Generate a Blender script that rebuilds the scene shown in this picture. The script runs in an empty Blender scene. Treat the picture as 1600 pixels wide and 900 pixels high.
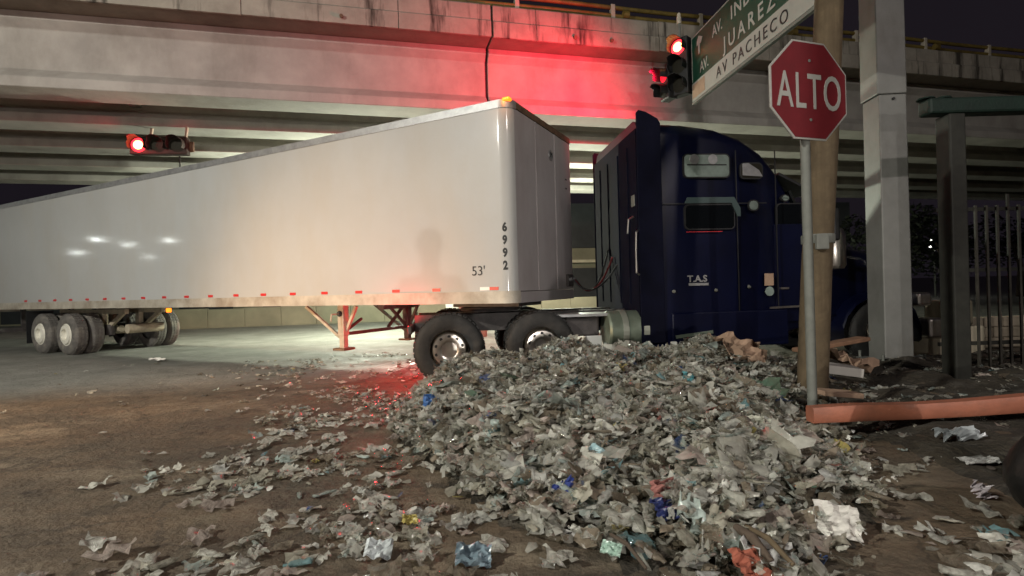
import bpy, bmesh, math, random
import numpy as np
from math import sin, cos, pi, radians as R
from mathutils import Vector, Matrix, noise

random.seed(7); rng = np.random.default_rng(7)
S = bpy.context.scene
COL = S.collection

# ------------------------------------------------------------------ camera
ROLL = 0.027
CAMZ = 1.4
cam_d = bpy.data.cameras.new("camera"); cam = bpy.data.objects.new("camera", cam_d); COL.objects.link(cam)
cam_d.sensor_width = 36; cam_d.lens = 18.4; cam_d.clip_start = 0.05; cam_d.clip_end = 2000
cam.matrix_world = Matrix(((cos(ROLL), sin(ROLL), 0, 0), (0, 0, -1, 0), (-sin(ROLL), cos(ROLL), 0, CAMZ), (0, 0, 0, 1)))
S.camera = cam
# ------------------------------------------------------------------ night sky
W_ = bpy.data.worlds.new("World"); S.world = W_; W_.use_nodes = True
wn = W_.node_tree.nodes; wl = W_.node_tree.links
bg = wn["Background"]
tc = wn.new("ShaderNodeTexCoord"); nz = wn.new("ShaderNodeTexNoise"); nz.inputs["Scale"].default_value = 1.6; nz.inputs["Detail"].default_value = 5
cr = wn.new("ShaderNodeValToRGB"); cr.color_ramp.elements[0].color = (0.0055, 0.0045, 0.0075, 1); cr.color_ramp.elements[1].color = (0.014, 0.011, 0.014, 1)
wl.new(tc.outputs["Generated"], nz.inputs["Vector"]); wl.new(nz.outputs["Fac"], cr.inputs[0]); wl.new(cr.outputs[0], bg.inputs[0])
bg.inputs[1].default_value = 1.0
S.view_settings.view_transform = 'Standard'; S.view_settings.look = 'None'
S.view_settings.exposure = 0.0; S.view_settings.gamma = 1.0
S.render.engine = 'CYCLES'
S.cycles.max_bounces = 6; S.cycles.diffuse_bounces = 3; S.cycles.glossy_bounces = 3; S.cycles.transparent_max_bounces = 8
S.cycles.sample_clamp_indirect = 6
S.cycles.caustics_reflective = False; S.cycles.caustics_refractive = False
# lamp powers (each lamp lives in its fixture below)
P_STREET = 2950      # cool LED street lamp behind and left of the viewer
P_HEAD = 270         # headlight of the car behind the viewer
P_WARM = 270         # warm headlights of the car left of the frame
P_UNDER = 2300        # lamps added under the deck to light soffits and road
P_RED = 2300           # each lit red signal lens
P_TAIL = 44

# ------------------------------------------------------------------ materials
def mat(name, col, rough=0.6, metal=0.0, var=0.0, vscale=4.0, bump=0.0, bscale=30.0, emit=None, estr=0, coat=0.0, spec=0.5,
        stain=None, sscale=(1, 1, 1), samt=0.5, slo=0.5, shi=0.7, detail=6, trans=0.0, alpha=1.0, rvar=0.0):
    m = bpy.data.materials.new(name); m.use_nodes = True
    nt = m.node_tree; N = nt.nodes; L = nt.links
    b = N["Principled BSDF"]
    b.inputs["Roughness"].default_value = rough; b.inputs["Metallic"].default_value = metal
    b.inputs["Specular IOR Level"].default_value = spec; b.inputs["Coat Weight"].default_value = coat
    b.inputs["Coat Roughness"].default_value = 0.08
    b.inputs["Alpha"].default_value = alpha; b.inputs["Transmission Weight"].default_value = trans
    b.inputs["Base Color"].default_value = (*col, 1)
    t = N.new("ShaderNodeTexCoord")
    out = None
    if var or stain or rvar:
        n1 = N.new("ShaderNodeTexNoise"); n1.inputs["Scale"].default_value = vscale; n1.inputs["Detail"].default_value = detail
        n1.inputs["Roughness"].default_value = 0.62
        L.new(t.outputs["Object"], n1.inputs["Vector"])
    if rvar:
        mr = N.new("ShaderNodeMapRange"); mr.inputs[1].default_value = .3; mr.inputs[2].default_value = .7
        mr.inputs[3].default_value = max(0.02, rough - rvar); mr.inputs[4].default_value = rough + rvar
        L.new(n1.outputs["Fac"], mr.inputs[0]); L.new(mr.outputs[0], b.inputs["Roughness"])
    if var or stain:
        r1 = N.new("ShaderNodeValToRGB")
        lo = [max(0, c * (1 - var)) for c in col]; hi = [min(1, c * (1 + var)) for c in col]
        r1.color_ramp.elements[0].position = 0.3; r1.color_ramp.elements[1].position = 0.7
        r1.color_ramp.elements[0].color = (*lo, 1); r1.color_ramp.elements[1].color = (*hi, 1)
        L.new(n1.outputs["Fac"], r1.inputs[0]); out = r1.outputs[0]
    if stain:
        mp = N.new("ShaderNodeMapping"); mp.inputs["Scale"].default_value = sscale
        n2 = N.new("ShaderNodeTexNoise"); n2.inputs["Scale"].default_value = 1; n2.inputs["Detail"].default_value = 7; n2.inputs["Roughness"].default_value = .65
        L.new(t.outputs["Object"], mp.inputs[0]); L.new(mp.outputs[0], n2.inputs["Vector"])
        mr = N.new("ShaderNodeMapRange"); mr.inputs[1].default_value = slo; mr.inputs[2].default_value = shi; mr.inputs[4].default_value = samt
        L.new(n2.outputs["Fac"], mr.inputs[0])
        mx = N.new("ShaderNodeMixRGB"); mx.inputs[2].default_value = (*stain, 1)
        L.new(mr.outputs[0], mx.inputs[0]); L.new(out, mx.inputs[1]); out = mx.outputs[0]
    if out: L.new(out, b.inputs["Base Color"])
    if bump:
        n3 = N.new("ShaderNodeTexNoise"); n3.inputs["Scale"].default_value = bscale; n3.inputs["Detail"].default_value = 5
        L.new(t.outputs["Object"], n3.inputs["Vector"])
        bp = N.new("ShaderNodeBump"); bp.inputs["Strength"].default_value = 1; bp.inputs["Distance"].default_value = bump
        L.new(n3.outputs["Fac"], bp.inputs["Height"]); L.new(bp.outputs[0], b.inputs["Normal"])
    if emit:
        b.inputs["Emission Color"].default_value = (*emit, 1); b.inputs["Emission Strength"].default_value = estr
    return m

M = {}
M['concrete'] = mat('concrete', (.36, .34, .31), .85, var=.16, vscale=1.3, bump=.006, bscale=14, stain=(.12, .10, .075), sscale=(.9, .9, .35), samt=.45, slo=.5, shi=.75)
M['parapet'] = mat('stained_concrete', (.34, .31, .26), .9, var=.2, vscale=2.2, bump=.008, bscale=12, stain=(.03, .024, .018), sscale=(2.6, 2.6, .3), samt=.92, slo=.52, shi=.64)
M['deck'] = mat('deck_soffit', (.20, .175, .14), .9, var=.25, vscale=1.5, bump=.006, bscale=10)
M['joint'] = mat('joint_rubber', (.012, .01, .01), .9)
M['yellow_pipe'] = mat('weathered_yellow_paint', (.20, .145, .035), .55, var=.4, vscale=6, stain=(.05, .03, .015), sscale=(3, 3, 3), samt=.8)
M['rail_post'] = mat('pale_post_paint', (.5, .45, .36), .6, var=.2)
M['white_panel'] = mat('white_trailer_skin', (.43, .43, .42), .42, var=.05, vscale=.6, coat=.3, spec=.25, bump=.009, bscale=1.9,
                       stain=(.40, .35, .28), sscale=(1.2, 1.2, .5), samt=.4, slo=.42, shi=.75)
M['nose_panel'] = mat('nose_skin', (.42, .39, .385), .4, var=.07, vscale=1.2, bump=.003, bscale=2, stain=(.22, .17, .16), sscale=(1.4, 1.4, .5), samt=.6, slo=.42, shi=.75)
M['alu'] = mat('dull_aluminium', (.33, .33, .33), .45, .55, var=.2, vscale=8, bump=.002)
M['rusty'] = mat('rusty_rail', (.16, .10, .06), .7, .2, var=.4, vscale=7)
M['dirty_rail'] = mat('dirty_bottom_rail', (.48, .44, .37), .6, .1, var=.15, vscale=3, stain=(.17, .12, .075), sscale=(2, 2, 2), samt=.7, slo=.4, shi=.7)
M['chassis'] = mat('chassis_paint', (.06, .052, .05), .6, .2, var=.4, vscale=8, bump=.003)
M['chassis_tan'] = mat('dusty_suspension', (.42, .36, .27), .8, var=.25, vscale=6, bump=.004)
M['tyre'] = mat('tyre_rubber', (.018, .0175, .017), .75, var=.35, vscale=9, bump=.004, bscale=40, stain=(.07, .06, .05), sscale=(4, 4, 4), samt=.4)
M['tyre_dusty'] = mat('dusty_tyre_rubber', (.13, .12, .11), .85, var=.3, vscale=6, bump=.004, bscale=40, stain=(.26, .23, .19), sscale=(3, 3, 3), samt=.6)
M['chrome'] = mat('polished_rim', (.75, .70, .64), .3, 1.0, var=.2, vscale=9)
M['white_rim'] = mat('cream_rim', (.72, .69, .60), .55, var=.1, vscale=8)
M['navy'] = mat('navy_truck_paint', (.0018, .003, .017), .34, var=.25, vscale=2, coat=.06, spec=.3, bump=.0015, bscale=4)
M['navy_matte'] = mat('navy_back_wall', (.0025, .003, .011), .8, spec=.12, var=.3, vscale=3, bump=.002)
M['black'] = mat('black_plastic', (.012, .012, .013), .5, var=.3, vscale=8, bump=.001)
M['glass'] = mat('dark_glass', (.004, .005, .006), .06, spec=.6)
M['tank'] = mat('tank_metal', (.20, .24, .19), .4, .5, var=.2, vscale=5)
M['visor_tint'] = mat('visor_tint', (.05, .075, .075), .35)
M['strap'] = mat('tank_strap', (.42, .44, .38), .4, .6)
M['steel_grey'] = mat('grey_painted_steel', (.22, .22, .205), .55, .15, var=.12, vscale=3, bump=.002, stain=(.12, .105, .085), sscale=(2, 2, .7), samt=.5, slo=.5, shi=.72)
M['galv'] = mat('galvanised_steel', (.17, .175, .155), .7, .1, var=.15, vscale=10)
M['wood_pole'] = mat('weathered_pole_wood', (.11, .08, .045), .9, var=.3, vscale=5, bump=.01, bscale=18, stain=(.08, .055, .03), sscale=(14, 14, .6), samt=.8, slo=.4, shi=.65)
M['sign_red'] = mat('sign_red', (.14, .004, .009), .75, var=.12, vscale=7)
M['sign_white'] = mat('sign_white', (.36, .35, .32), .75, var=.08, vscale=8)
M['sign_green'] = mat('sign_green', (.008, .06, .036), .45, var=.18, vscale=3)
M['fence_bar'] = mat('fence_bar_paint', (.05, .046, .036), .7, var=.4, vscale=6)
M['sign_back'] = mat('sign_back', (.28, .27, .25), .5, .5)
M['ink'] = mat('black_lettering', (.02, .02, .02), .6)
M['red_tape'] = mat('red_reflective_tape', (.55, .03, .03), .35)
M['white_tape'] = mat('white_reflective_tape', (.75, .75, .72), .35)
M['orange'] = mat('orange_paint', (.34, .12, .07), .55, var=.16, vscale=4, bump=.003, stain=(.20, .09, .06), sscale=(4, 4, 8), samt=.6, slo=.5, shi=.7)
M['green_paint'] = mat('dark_green_paint', (.005, .020, .013), .6, var=.4, vscale=4, bump=.004)
M['fence_paint'] = mat('dark_fence_paint', (.022, .022, .017), .7, var=.4, vscale=6)
M['wood_board'] = mat('old_board', (.22, .12, .07), .8, var=.35, vscale=5, bump=.006)
M['cardboard'] = mat('brown_cardboard', (.36, .24, .165), .85, var=.2, vscale=5, bump=.006)
M['building'] = mat('far_wall', (.22, .20, .14), .9, var=.25, vscale=.6)
M['roofdark'] = mat('dark_shutter', (.03, .032, .035), .7, var=.3, vscale=1)
M['palewall'] = mat('pale_wall', (.5, .44, .33), .85, var=.15, vscale=.8, stain=(.2, .16, .1), sscale=(1, 1, 2), samt=.5)
M['foliage'] = mat('night_foliage', (.012, .016, .008), .8, var=.5, vscale=3)
M['bark'] = mat('bark', (.07, .05, .035), .9, var=.3, bump=.01)
M['car_grey'] = mat('grey_car_paint', (.12, .12, .125), .3, .3, coat=.5)
M['skin'] = mat('skin', (.42, .25, .17), .6, var=.08)
M['jacket'] = mat('dark_jacket', (.03, .03, .04), .9, bump=.004)
M['trousers'] = mat('jeans', (.04, .05, .09), .9, bump=.003)
M['signal_brown'] = mat('signal_brown', (.03, .02, .014), .8, var=.4, vscale=7)
M['red_glow'] = mat('red_lens_glow', (.03, .0, .0), .6, spec=.1, emit=(1, .02, .03), estr=5)
M['red_core'] = mat('red_lens_core', (.9, .5, .3), .3, emit=(1, .50, .12), estr=9)
M['red_soft'] = mat('red_lens_soft', (.03, .0, .0), .6, spec=.1, emit=(1, .012, .03), estr=1.6)
M['amber_glow'] = mat('amber_glow', (.5, .15, .02), .3, emit=(1, .20, .008), estr=2.6)
M['tail_glow'] = mat('tail_glow', (.5, .02, .02), .3, emit=(1, .03, .03), estr=6)
M['lens_off'] = mat('unlit_lens', (.02, .018, .012), .7, spec=.2)
M['lamp_glow'] = mat('street_lamp_lens', (.8, .8, .8), .3, emit=(.93, 1, .88), estr=60)
M['far_lamp_glow'] = mat('far_street_lamp_lens', (.8, .8, .8), .3, emit=(.93, 1, .96), estr=130)
M['dist_lamp_glow'] = mat('distant_lamp_lens', (.8, .8, .8), .3, emit=(1, .97, .9), estr=9)
M['head_glow'] = mat('headlight_lens', (.8, .8, .8), .2, emit=(1, .93, .82), estr=25)
M['warm_glow'] = mat('warm_headlight_lens', (.8, .7, .6), .2, emit=(1, .74, .45), estr=25)
M['lit_pane_decal'] = mat('lit_pane_decal', (.20, .25, .225), .7, var=.3, vscale=5)  # pale green puts the lit cab interior into pane colour; decal shares it
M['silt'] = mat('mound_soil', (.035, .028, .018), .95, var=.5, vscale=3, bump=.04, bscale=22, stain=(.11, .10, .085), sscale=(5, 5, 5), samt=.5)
M['sack'] = mat('black_sack', (.008, .008, .008), .35, var=.4, bump=.012, bscale=7)
M['rust_orange'] = mat('faded_orange_print', (.16, .055, .012), .6, var=.4, vscale=8)

# ground: dusty asphalt, brown dirt, damp patches
def ground_mat():
    m = bpy.data.materials.new('dusty_asphalt'); m.use_nodes = True
    N = m.node_tree.nodes; L = m.node_tree.links; b = N["Principled BSDF"]
    t = N.new("ShaderNodeTexCoord")
    def noi(s, d=8, sc=None, rgh=.65):
        n = N.new("ShaderNodeTexNoise"); n.inputs["Scale"].default_value = s; n.inputs["Detail"].default_value = d; n.inputs["Roughness"].default_value = rgh
        if sc:
            mp = N.new("ShaderNodeMapping"); mp.inputs["Scale"].default_value = sc; mp.inputs["Rotation"].default_value = (0, 0, R(-28))
            L.new(t.outputs["Object"], mp.inputs[0]); L.new(mp.outputs[0], n.inputs["Vector"])
        else: L.new(t.outputs["Object"], n.inputs["Vector"])
        return n
    def ramp(src, p0, p1, c0=(0, 0, 0), c1=(1, 1, 1)):
        r = N.new("ShaderNodeValToRGB"); r.color_ramp.elements[0].position = p0; r.color_ramp.elements[1].position = p1
        r.color_ramp.elements[0].color = (*c0, 1); r.color_ramp.elements[1].color = (*c1, 1); L.new(src, r.inputs[0]); return r.outputs[0]
    def mix(f, a, b_):
        x = N.new("ShaderNodeMixRGB"); L.new(f, x.inputs[0])
        for k, v in ((1, a), (2, b_)):
            if isinstance(v, tuple): x.inputs[k].default_value = (*v, 1)
            else: L.new(v, x.inputs[k])
        return x.outputs[0]
    a = ramp(noi(60, 4).outputs["Fac"], .35, .65, (.048, .039, .028), (.095, .076, .053))
    dirt = ramp(noi(9, 8).outputs["Fac"], .3, .7, (.085, .060, .037), (.165, .118, .075))
    big = ramp(noi(.45, 8, (1, 1.8, 1)).outputs["Fac"], .40, .60)
    c = mix(big, a, dirt)
    pale = ramp(noi(.8, 7, (.8, 1.6, 1)).outputs["Fac"], .52, .66)
    c = mix(pale, c, (.20, .16, .11))
    dark = ramp(noi(2.4, 8, (.9, 1.5, 1)).outputs["Fac"], .56, .70)
    c = mix(dark, c, (.03, .022, .015))
    vo = N.new("ShaderNodeTexVoronoi"); vo.feature = 'DISTANCE_TO_EDGE'; vo.inputs["Scale"].default_value = .75
    wn_ = noi(2.2, 6); vm = N.new("ShaderNodeVectorMath"); vm.operation = 'MULTIPLY_ADD'; vm.inputs[1].default_value = (.55, .55, .55)
    L.new(wn_.outputs["Color"], vm.inputs[0]); L.new(t.outputs["Object"], vm.inputs[2]); L.new(vm.outputs[0], vo.inputs["Vector"])
    c = mix(ramp(vo.outputs["Distance"], .004, .016, (.5, .5, .5), (0, 0, 0)), c, (.022, .016, .011))
    c = mix(ramp(noi(34, 3).outputs["Fac"], .64, .70, (0, 0, 0), (.55, .55, .55)), c, (.17, .145, .115))
    # lane beyond the trailer: lamplit brightness put into a pale concrete colour
    sep = N.new("ShaderNodeSeparateXYZ"); L.new(t.outputs["Object"], sep.inputs[0])
    mr = N.new("ShaderNodeMapRange"); mr.inputs[1].default_value = 8.6; mr.inputs[2].default_value = 10.2
    ad = N.new("ShaderNodeMath"); ad.operation = 'ADD'
    L.new(sep.outputs[1], ad.inputs[0])
    ml = N.new("ShaderNodeMath"); ml.operation = 'MULTIPLY'; ml.inputs[1].default_value = -.22; L.new(sep.outputs[0], ml.inputs[0]); L.new(ml.outputs[0], ad.inputs[1])
    L.new(ad.outputs[0], mr.inputs[0])
    con = ramp(noi(1.1, 8).outputs["Fac"], .3, .7, (.16, .16, .14), (.27, .27, .24))
    c = mix(mr.outputs[0], c, con)
    L.new(c, b.inputs["Base Color"])
    rr = ramp(noi(1.7, 6).outputs["Fac"], .35, .65, (.62, .62, .62), (.9, .9, .9)); L.new(rr, b.inputs["Roughness"])
    n3 = noi(22, 8); bp = N.new("ShaderNodeBump"); bp.inputs["Distance"].default_value = .018
    n4 = noi(3, 8); bp2 = N.new("ShaderNodeBump"); bp2.inputs["Distance"].default_value = .05
    L.new(n3.outputs["Fac"], bp.inputs["Height"]); L.new(n4.outputs["Fac"], bp2.inputs["Height"]); L.new(bp2.outputs[0], bp.inputs["Normal"]); L.new(bp.outputs[0], b.inputs["Normal"])
    return m
M['ground'] = ground_mat()

def plastic_mat():
    m = bpy.data.materials.new('dirty_clear_plastic'); m.use_nodes = True
    N = m.node_tree.nodes; L = m.node_tree.links; b = N["Principled BSDF"]
    at = N.new("ShaderNodeAttribute"); at.attribute_name = 'tint'
    t = N.new("ShaderNodeTexCoord"); n = N.new("ShaderNodeTexNoise"); n.inputs["Scale"].default_value = 7; n.inputs["Detail"].default_value = 5
    L.new(t.outputs["Object"], n.inputs["Vector"])
    r = N.new("ShaderNodeValToRGB"); r.color_ramp.elements[0].position = .4; r.color_ramp.elements[1].position = .72
    r.color_ramp.elements[0].color = (0, 0, 0, 1); r.color_ramp.elements[1].color = (.6, .6, .6, 1)
    mx = N.new("ShaderNodeMixRGB"); mx.inputs[2].default_value = (.095, .075, .05, 1)
    L.new(n.outputs["Fac"], r.inputs[0]); L.new(r.outputs[0], mx.inputs[0]); L.new(at.outputs["Color"], mx.inputs[1]); L.new(mx.outputs[0], b.inputs["Base Color"])
    b.inputs["Roughness"].default_value = .08; b.inputs["Specular IOR Level"].default_value = .7
    bp = N.new("ShaderNodeBump"); bp.inputs["Distance"].default_value = .009; b.inputs['Coat Weight'].default_value = 1; b.inputs['Coat Roughness'].default_value = .06; n2 = N.new("ShaderNodeTexNoise"); n2.inputs["Scale"].default_value = 30; n2.inputs["Detail"].default_value = 3
    L.new(t.outputs["Object"], n2.inputs["Vector"]); L.new(n2.outputs["Fac"], bp.inputs["Height"]); L.new(bp.outputs[0], b.inputs["Normal"]); L.new(bp.outputs[0], b.inputs["Coat Normal"])
    tr = N.new("ShaderNodeBsdfTranslucent"); L.new(mx.outputs[0], tr.inputs[0])
    ms = N.new("ShaderNodeMixShader"); ms.inputs[0].default_value = .28
    tp = N.new("ShaderNodeBsdfTransparent"); tp.inputs[0].default_value = (.8, .82, .78, 1)
    ms2 = N.new("ShaderNodeMixShader"); ms2.inputs[0].default_value = .2
    L.new(b.outputs[0], ms.inputs[1]); L.new(tr.outputs[0], ms.inputs[2]); L.new(ms.outputs[0], ms2.inputs[1]); L.new(tp.outputs[0], ms2.inputs[2])
    lw = N.new("ShaderNodeLayerWeight"); lw.inputs[0].default_value = .35; L.new(bp.outputs[0], lw.inputs["Normal"])
    iv = N.new("ShaderNodeMath"); iv.operation = 'SUBTRACT'; iv.inputs[0].default_value = 1.0; L.new(lw.outputs["Facing"], iv.inputs[1])
    mu = N.new("ShaderNodeMath"); mu.operation = 'MULTIPLY'; L.new(iv.outputs[0], mu.inputs[0]); L.new(at.outputs["Alpha"], mu.inputs[1]); L.new(mu.outputs[0], ms2.inputs[0])
    L.new(ms2.outputs[0], N["Material Output"].inputs[0])
    return m
M['plastic'] = plastic_mat()

# ------------------------------------------------------------------ helpers
def tag(o, label=None, cat=None, group=None, kind=None):
    if label: o['label'] = label
    if cat: o['category'] = cat
    if group: o['group'] = group
    if kind: o['kind'] = kind
    return o
def thing(name, label, cat, loc=(0, 0, 0), rz=0.0, group=None):
    o = bpy.data.objects.new(name, None); COL.objects.link(o); o.empty_display_size = .2
    o.location = loc; o.rotation_euler = (0, 0, rz)
    return tag(o, label, cat, group)
def copy_tree(o, parent=None):
    c = o.copy(); COL.objects.link(c)
    if parent: c.parent = parent
    for ch in list(o.children): copy_tree(ch, c)
    return c

class MB:
    def __init__(s): s.v = []; s.f = []; s.mi = []; s.cur = 0
    def add(s, vs, fs):
        k = len(s.v); s.v += [tuple(p) for p in vs]; s.f += [tuple(i + k for i in f) for f in fs]; s.mi += [s.cur] * len(fs); return s
    def box(s, a, b, M_=None):
        x0, y0, z0 = a; x1, y1, z1 = b
        vs = [(x0, y0, z0), (x1, y0, z0), (x1, y1, z0), (x0, y1, z0), (x0, y0, z1), (x1, y0, z1), (x1, y1, z1), (x0, y1, z1)]
        if M_: vs = [M_ @ Vector(p) for p in vs]
        return s.add(vs, [(3, 2, 1, 0), (4, 5, 6, 7), (0, 1, 5, 4), (1, 2, 6, 5), (2, 3, 7, 6), (3, 0, 4, 7)])
    def bar(s, p0, p1, w, h, up=(0, 0, 1)):
        p0 = Vector(p0); p1 = Vector(p1); d = (p1 - p0).normalized(); u = Vector(up)
        sd = d.cross(u)
        if sd.length < 1e-4: sd = d.cross(Vector((1, 0, 0)))
        sd.normalize(); u = sd.cross(d).normalized()
        vs = []
        for p in (p0, p1):
            for a, b in ((-1, -1), (1, -1), (1, 1), (-1, 1)): vs.append(p + sd * a * w / 2 + u * b * h / 2)
        return s.add(vs, [(0, 1, 2, 3), (7, 6, 5, 4), (1, 0, 4, 5), (2, 1, 5, 6), (3, 2, 6, 7), (0, 3, 7, 4)])
    def tube(s, pts, r, n=12, caps=True):
        pts = [Vector(p) for p in pts]; rs = r if isinstance(r, (list, tuple)) else [r] * len(pts)
        k = len(s.v); ref = None
        for i, p in enumerate(pts):
            d = (pts[min(i + 1, len(pts) - 1)] - pts[max(i - 1, 0)]).normalized()
            if ref is None: ref = Vector((0, 0, 1)) if abs(d.z) < .9 else Vector((1, 0, 0))
            a = d.cross(ref).normalized(); b = a.cross(d).normalized(); ref = b
            s.v += [tuple(p + (a * cos(2 * pi * j / n) + b * sin(2 * pi * j / n)) * rs[i]) for j in range(n)]
        for i in range(len(pts) - 1):
            for j in range(n):
                q = (j + 1) % n
                s.f.append((k + i * n + j, k + i * n + q, k + (i + 1) * n + q, k + (i + 1) * n + j)); s.mi.append(s.cur)
        if caps:
            s.f.append(tuple(k + j for j in reversed(range(n)))); s.f.append(tuple(k + (len(pts) - 1) * n + j for j in range(n))); s.mi += [s.cur] * 2
        return s
    def lathe(s, prof, n=32, axis='y', c=(0, 0, 0)):   # prof: (radius, along)
        k = len(s.v)
        for r, h in prof:
            for j in range(n):
                a = 2 * pi * j / n
                if axis == 'y': p = (c[0] + r * cos(a), c[1] + h, c[2] + r * sin(a))
                elif axis == 'z': p = (c[0] + r * cos(a), c[1] + r * sin(a), c[2] + h)
                else: p = (c[0] + h, c[1] + r * cos(a), c[2] + r * sin(a))
                s.v.append(p)
        for i in range(len(prof) - 1):
            for j in range(n):
                q = (j + 1) % n; s.f.append((k + i * n + j, k + i * n + q, k + (i + 1) * n + q, k + (i + 1) * n + j)); s.mi.append(s.cur)
        return s
    def prism(s, poly, y0, y1, M_=None):     # poly in (x,z) extruded over y
        n = len(poly); vs = [(x, y0, z) for x, z in poly] + [(x, y1, z) for x, z in poly]
        if M_: vs = [M_ @ Vector(p) for p in vs]
        return s.add(vs, [tuple(range(n)), tuple(reversed(range(n, 2 * n)))] + [(i + n, (i + 1) % n + n, (i + 1) % n, i) for i in range(n)])
    def loft(s, rings, closed=True, caps=True):
        k = len(s.v); n = len(rings[0])
        for r in rings: s.v += [tuple(p) for p in r]
        for i in range(len(rings) - 1):
            for j in range(n if closed else n - 1):
                q = (j + 1) % n; s.f.append((k + i * n + j, k + i * n + q, k + (i + 1) * n + q, k + (i + 1) * n + j)); s.mi.append(s.cur)
        if caps:
            s.f.append(tuple(k + j for j in reversed(range(n)))); s.f.append(tuple(k + (len(rings) - 1) * n + j for j in range(n))); s.mi += [s.cur] * 2
        return s
    def build(s, name, m, parent=None, bevel=0.0, smooth=None, seg=2):
        me = bpy.data.meshes.new(name); me.from_pydata(s.v, [], s.f); me.update()
        ms = m if isinstance(m, (list, tuple)) else [m]
        for x in ms: me.materials.append(M[x] if isinstance(x, str) else x)
        if len(ms) > 1: me.polygons.foreach_set('material_index', s.mi)
        bm = bmesh.new(); bm.from_mesh(me); bmesh.ops.recalc_face_normals(bm, faces=bm.faces)
        if bevel: bmesh.ops.bevel(bm, geom=list(bm.edges), offset=bevel, segments=seg, affect='EDGES', profile=.5, clamp_overlap=True)
        if smooth:
            for f in bm.faces: f.smooth = True
            for e in bm.edges:
                if len(e.link_faces) == 2 and e.calc_face_angle(0) > smooth: e.smooth = False
        bm.to_mesh(me); bm.free()
        o = bpy.data.objects.new(name, me); COL.objects.link(o)
        if parent: o.parent = parent
        return o

def text_obj(txt, size, m, parent, name='lettering', bold=0.0, loc=(0, 0, 0), rot=(R(90), 0, 0), sx=1.0, ext=.002, align='LEFT', space=1.0):
    cu = bpy.data.curves.new('tmp', 'FONT'); cu.body = txt; cu.size = size; cu.offset = bold; cu.extrude = ext; cu.align_x = align; cu.space_character = space
    cu.resolution_u = 4
    t = bpy.data.objects.new('tmp', cu); COL.objects.link(t)
    me = bpy.data.meshes.new_from_object(t.evaluated_get(bpy.context.evaluated_depsgraph_get()))
    bpy.data.objects.remove(t); bpy.data.curves.remove(cu)
    me.materials.clear(); me.materials.append(M[m])
    o = bpy.data.objects.new(name, me); COL.objects.link(o); o.parent = parent
    o.location = loc; o.rotation_euler = rot; o.scale = (sx, 1, 1)
    return o
def lamp(kind, name, parent, loc, direction, power, color, size=.2, spot=60, blend=.6):
    ld = bpy.data.lights.new(name, kind); ld.energy = power; ld.color = color
    if kind == 'AREA': ld.shape = 'DISK'; ld.size = size
    elif kind == 'SPOT': ld.shadow_soft_size = size; ld.spot_size = R(spot); ld.spot_blend = blend
    else: ld.shadow_soft_size = size
    o = bpy.data.objects.new(name, ld); COL.objects.link(o); o.parent = parent
    o.location = loc; o.rotation_euler = Vector(direction).to_track_quat('-Z', 'Y').to_euler()
    return o

# ================================================================== SETTING: ground
def heap_h(x, y):
    """height of the waste heap above the road"""
    x = np.asarray(x, float); y = np.asarray(y, float)
    ys = [2.0, 2.6, 3.2, 4.3, 5.4, 6.3, 6.8, 7.25, 7.6]; hs = [0, .08, .19, .33, .45, .54, .53, .36, .0]
    xl = [.3, -.05, -.45, -1.05, -1.5, -1.6, -1.45, -1.2, -1.05]; xr = [1.9, 2.2, 2.6, 3.0, 3.5, 4.1, 4.3, 4.4, 4.4]
    H = np.interp(y, ys, hs); a = np.interp(y, ys, xl); b = np.interp(y, ys, xr)
    def ss(t): t = np.clip(t, 0, 1); return t * t * (3 - 2 * t)
    f = ss((x - a) / 1.35) * ss((b - x) / 1.5)
    lump = .07 * np.sin(x * 3.1 + y * 1.7) * np.cos(y * 2.9 - x) + .045 * np.sin(x * 6.3 - y * 4.2 + 1)
    return np.maximum(0, H * f * (1 + lump * 1.6) + lump * f * .5)
def verge_h(x, y):
    x = np.asarray(x, float); y = np.asarray(y, float)
    def ss(t): t = np.clip(t, 0, 1); return t * t * (3 - 2 * t)
    f = ss((x - 2.2 - .12 * (y - 4)) / 1.8) * ss((9.5 - y) / 1.6) * ss((y - .5) / 2.5)
    return f * (.14 + .05 * np.sin(x * 2.3 + y * 1.1) + .035 * np.sin(x * 5.1 - y * 3.7) + .03 * np.cos(y * 6.1 + x * 2))
def ground_h(x, y): return np.maximum(heap_h(x, y), verge_h(x, y))

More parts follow.
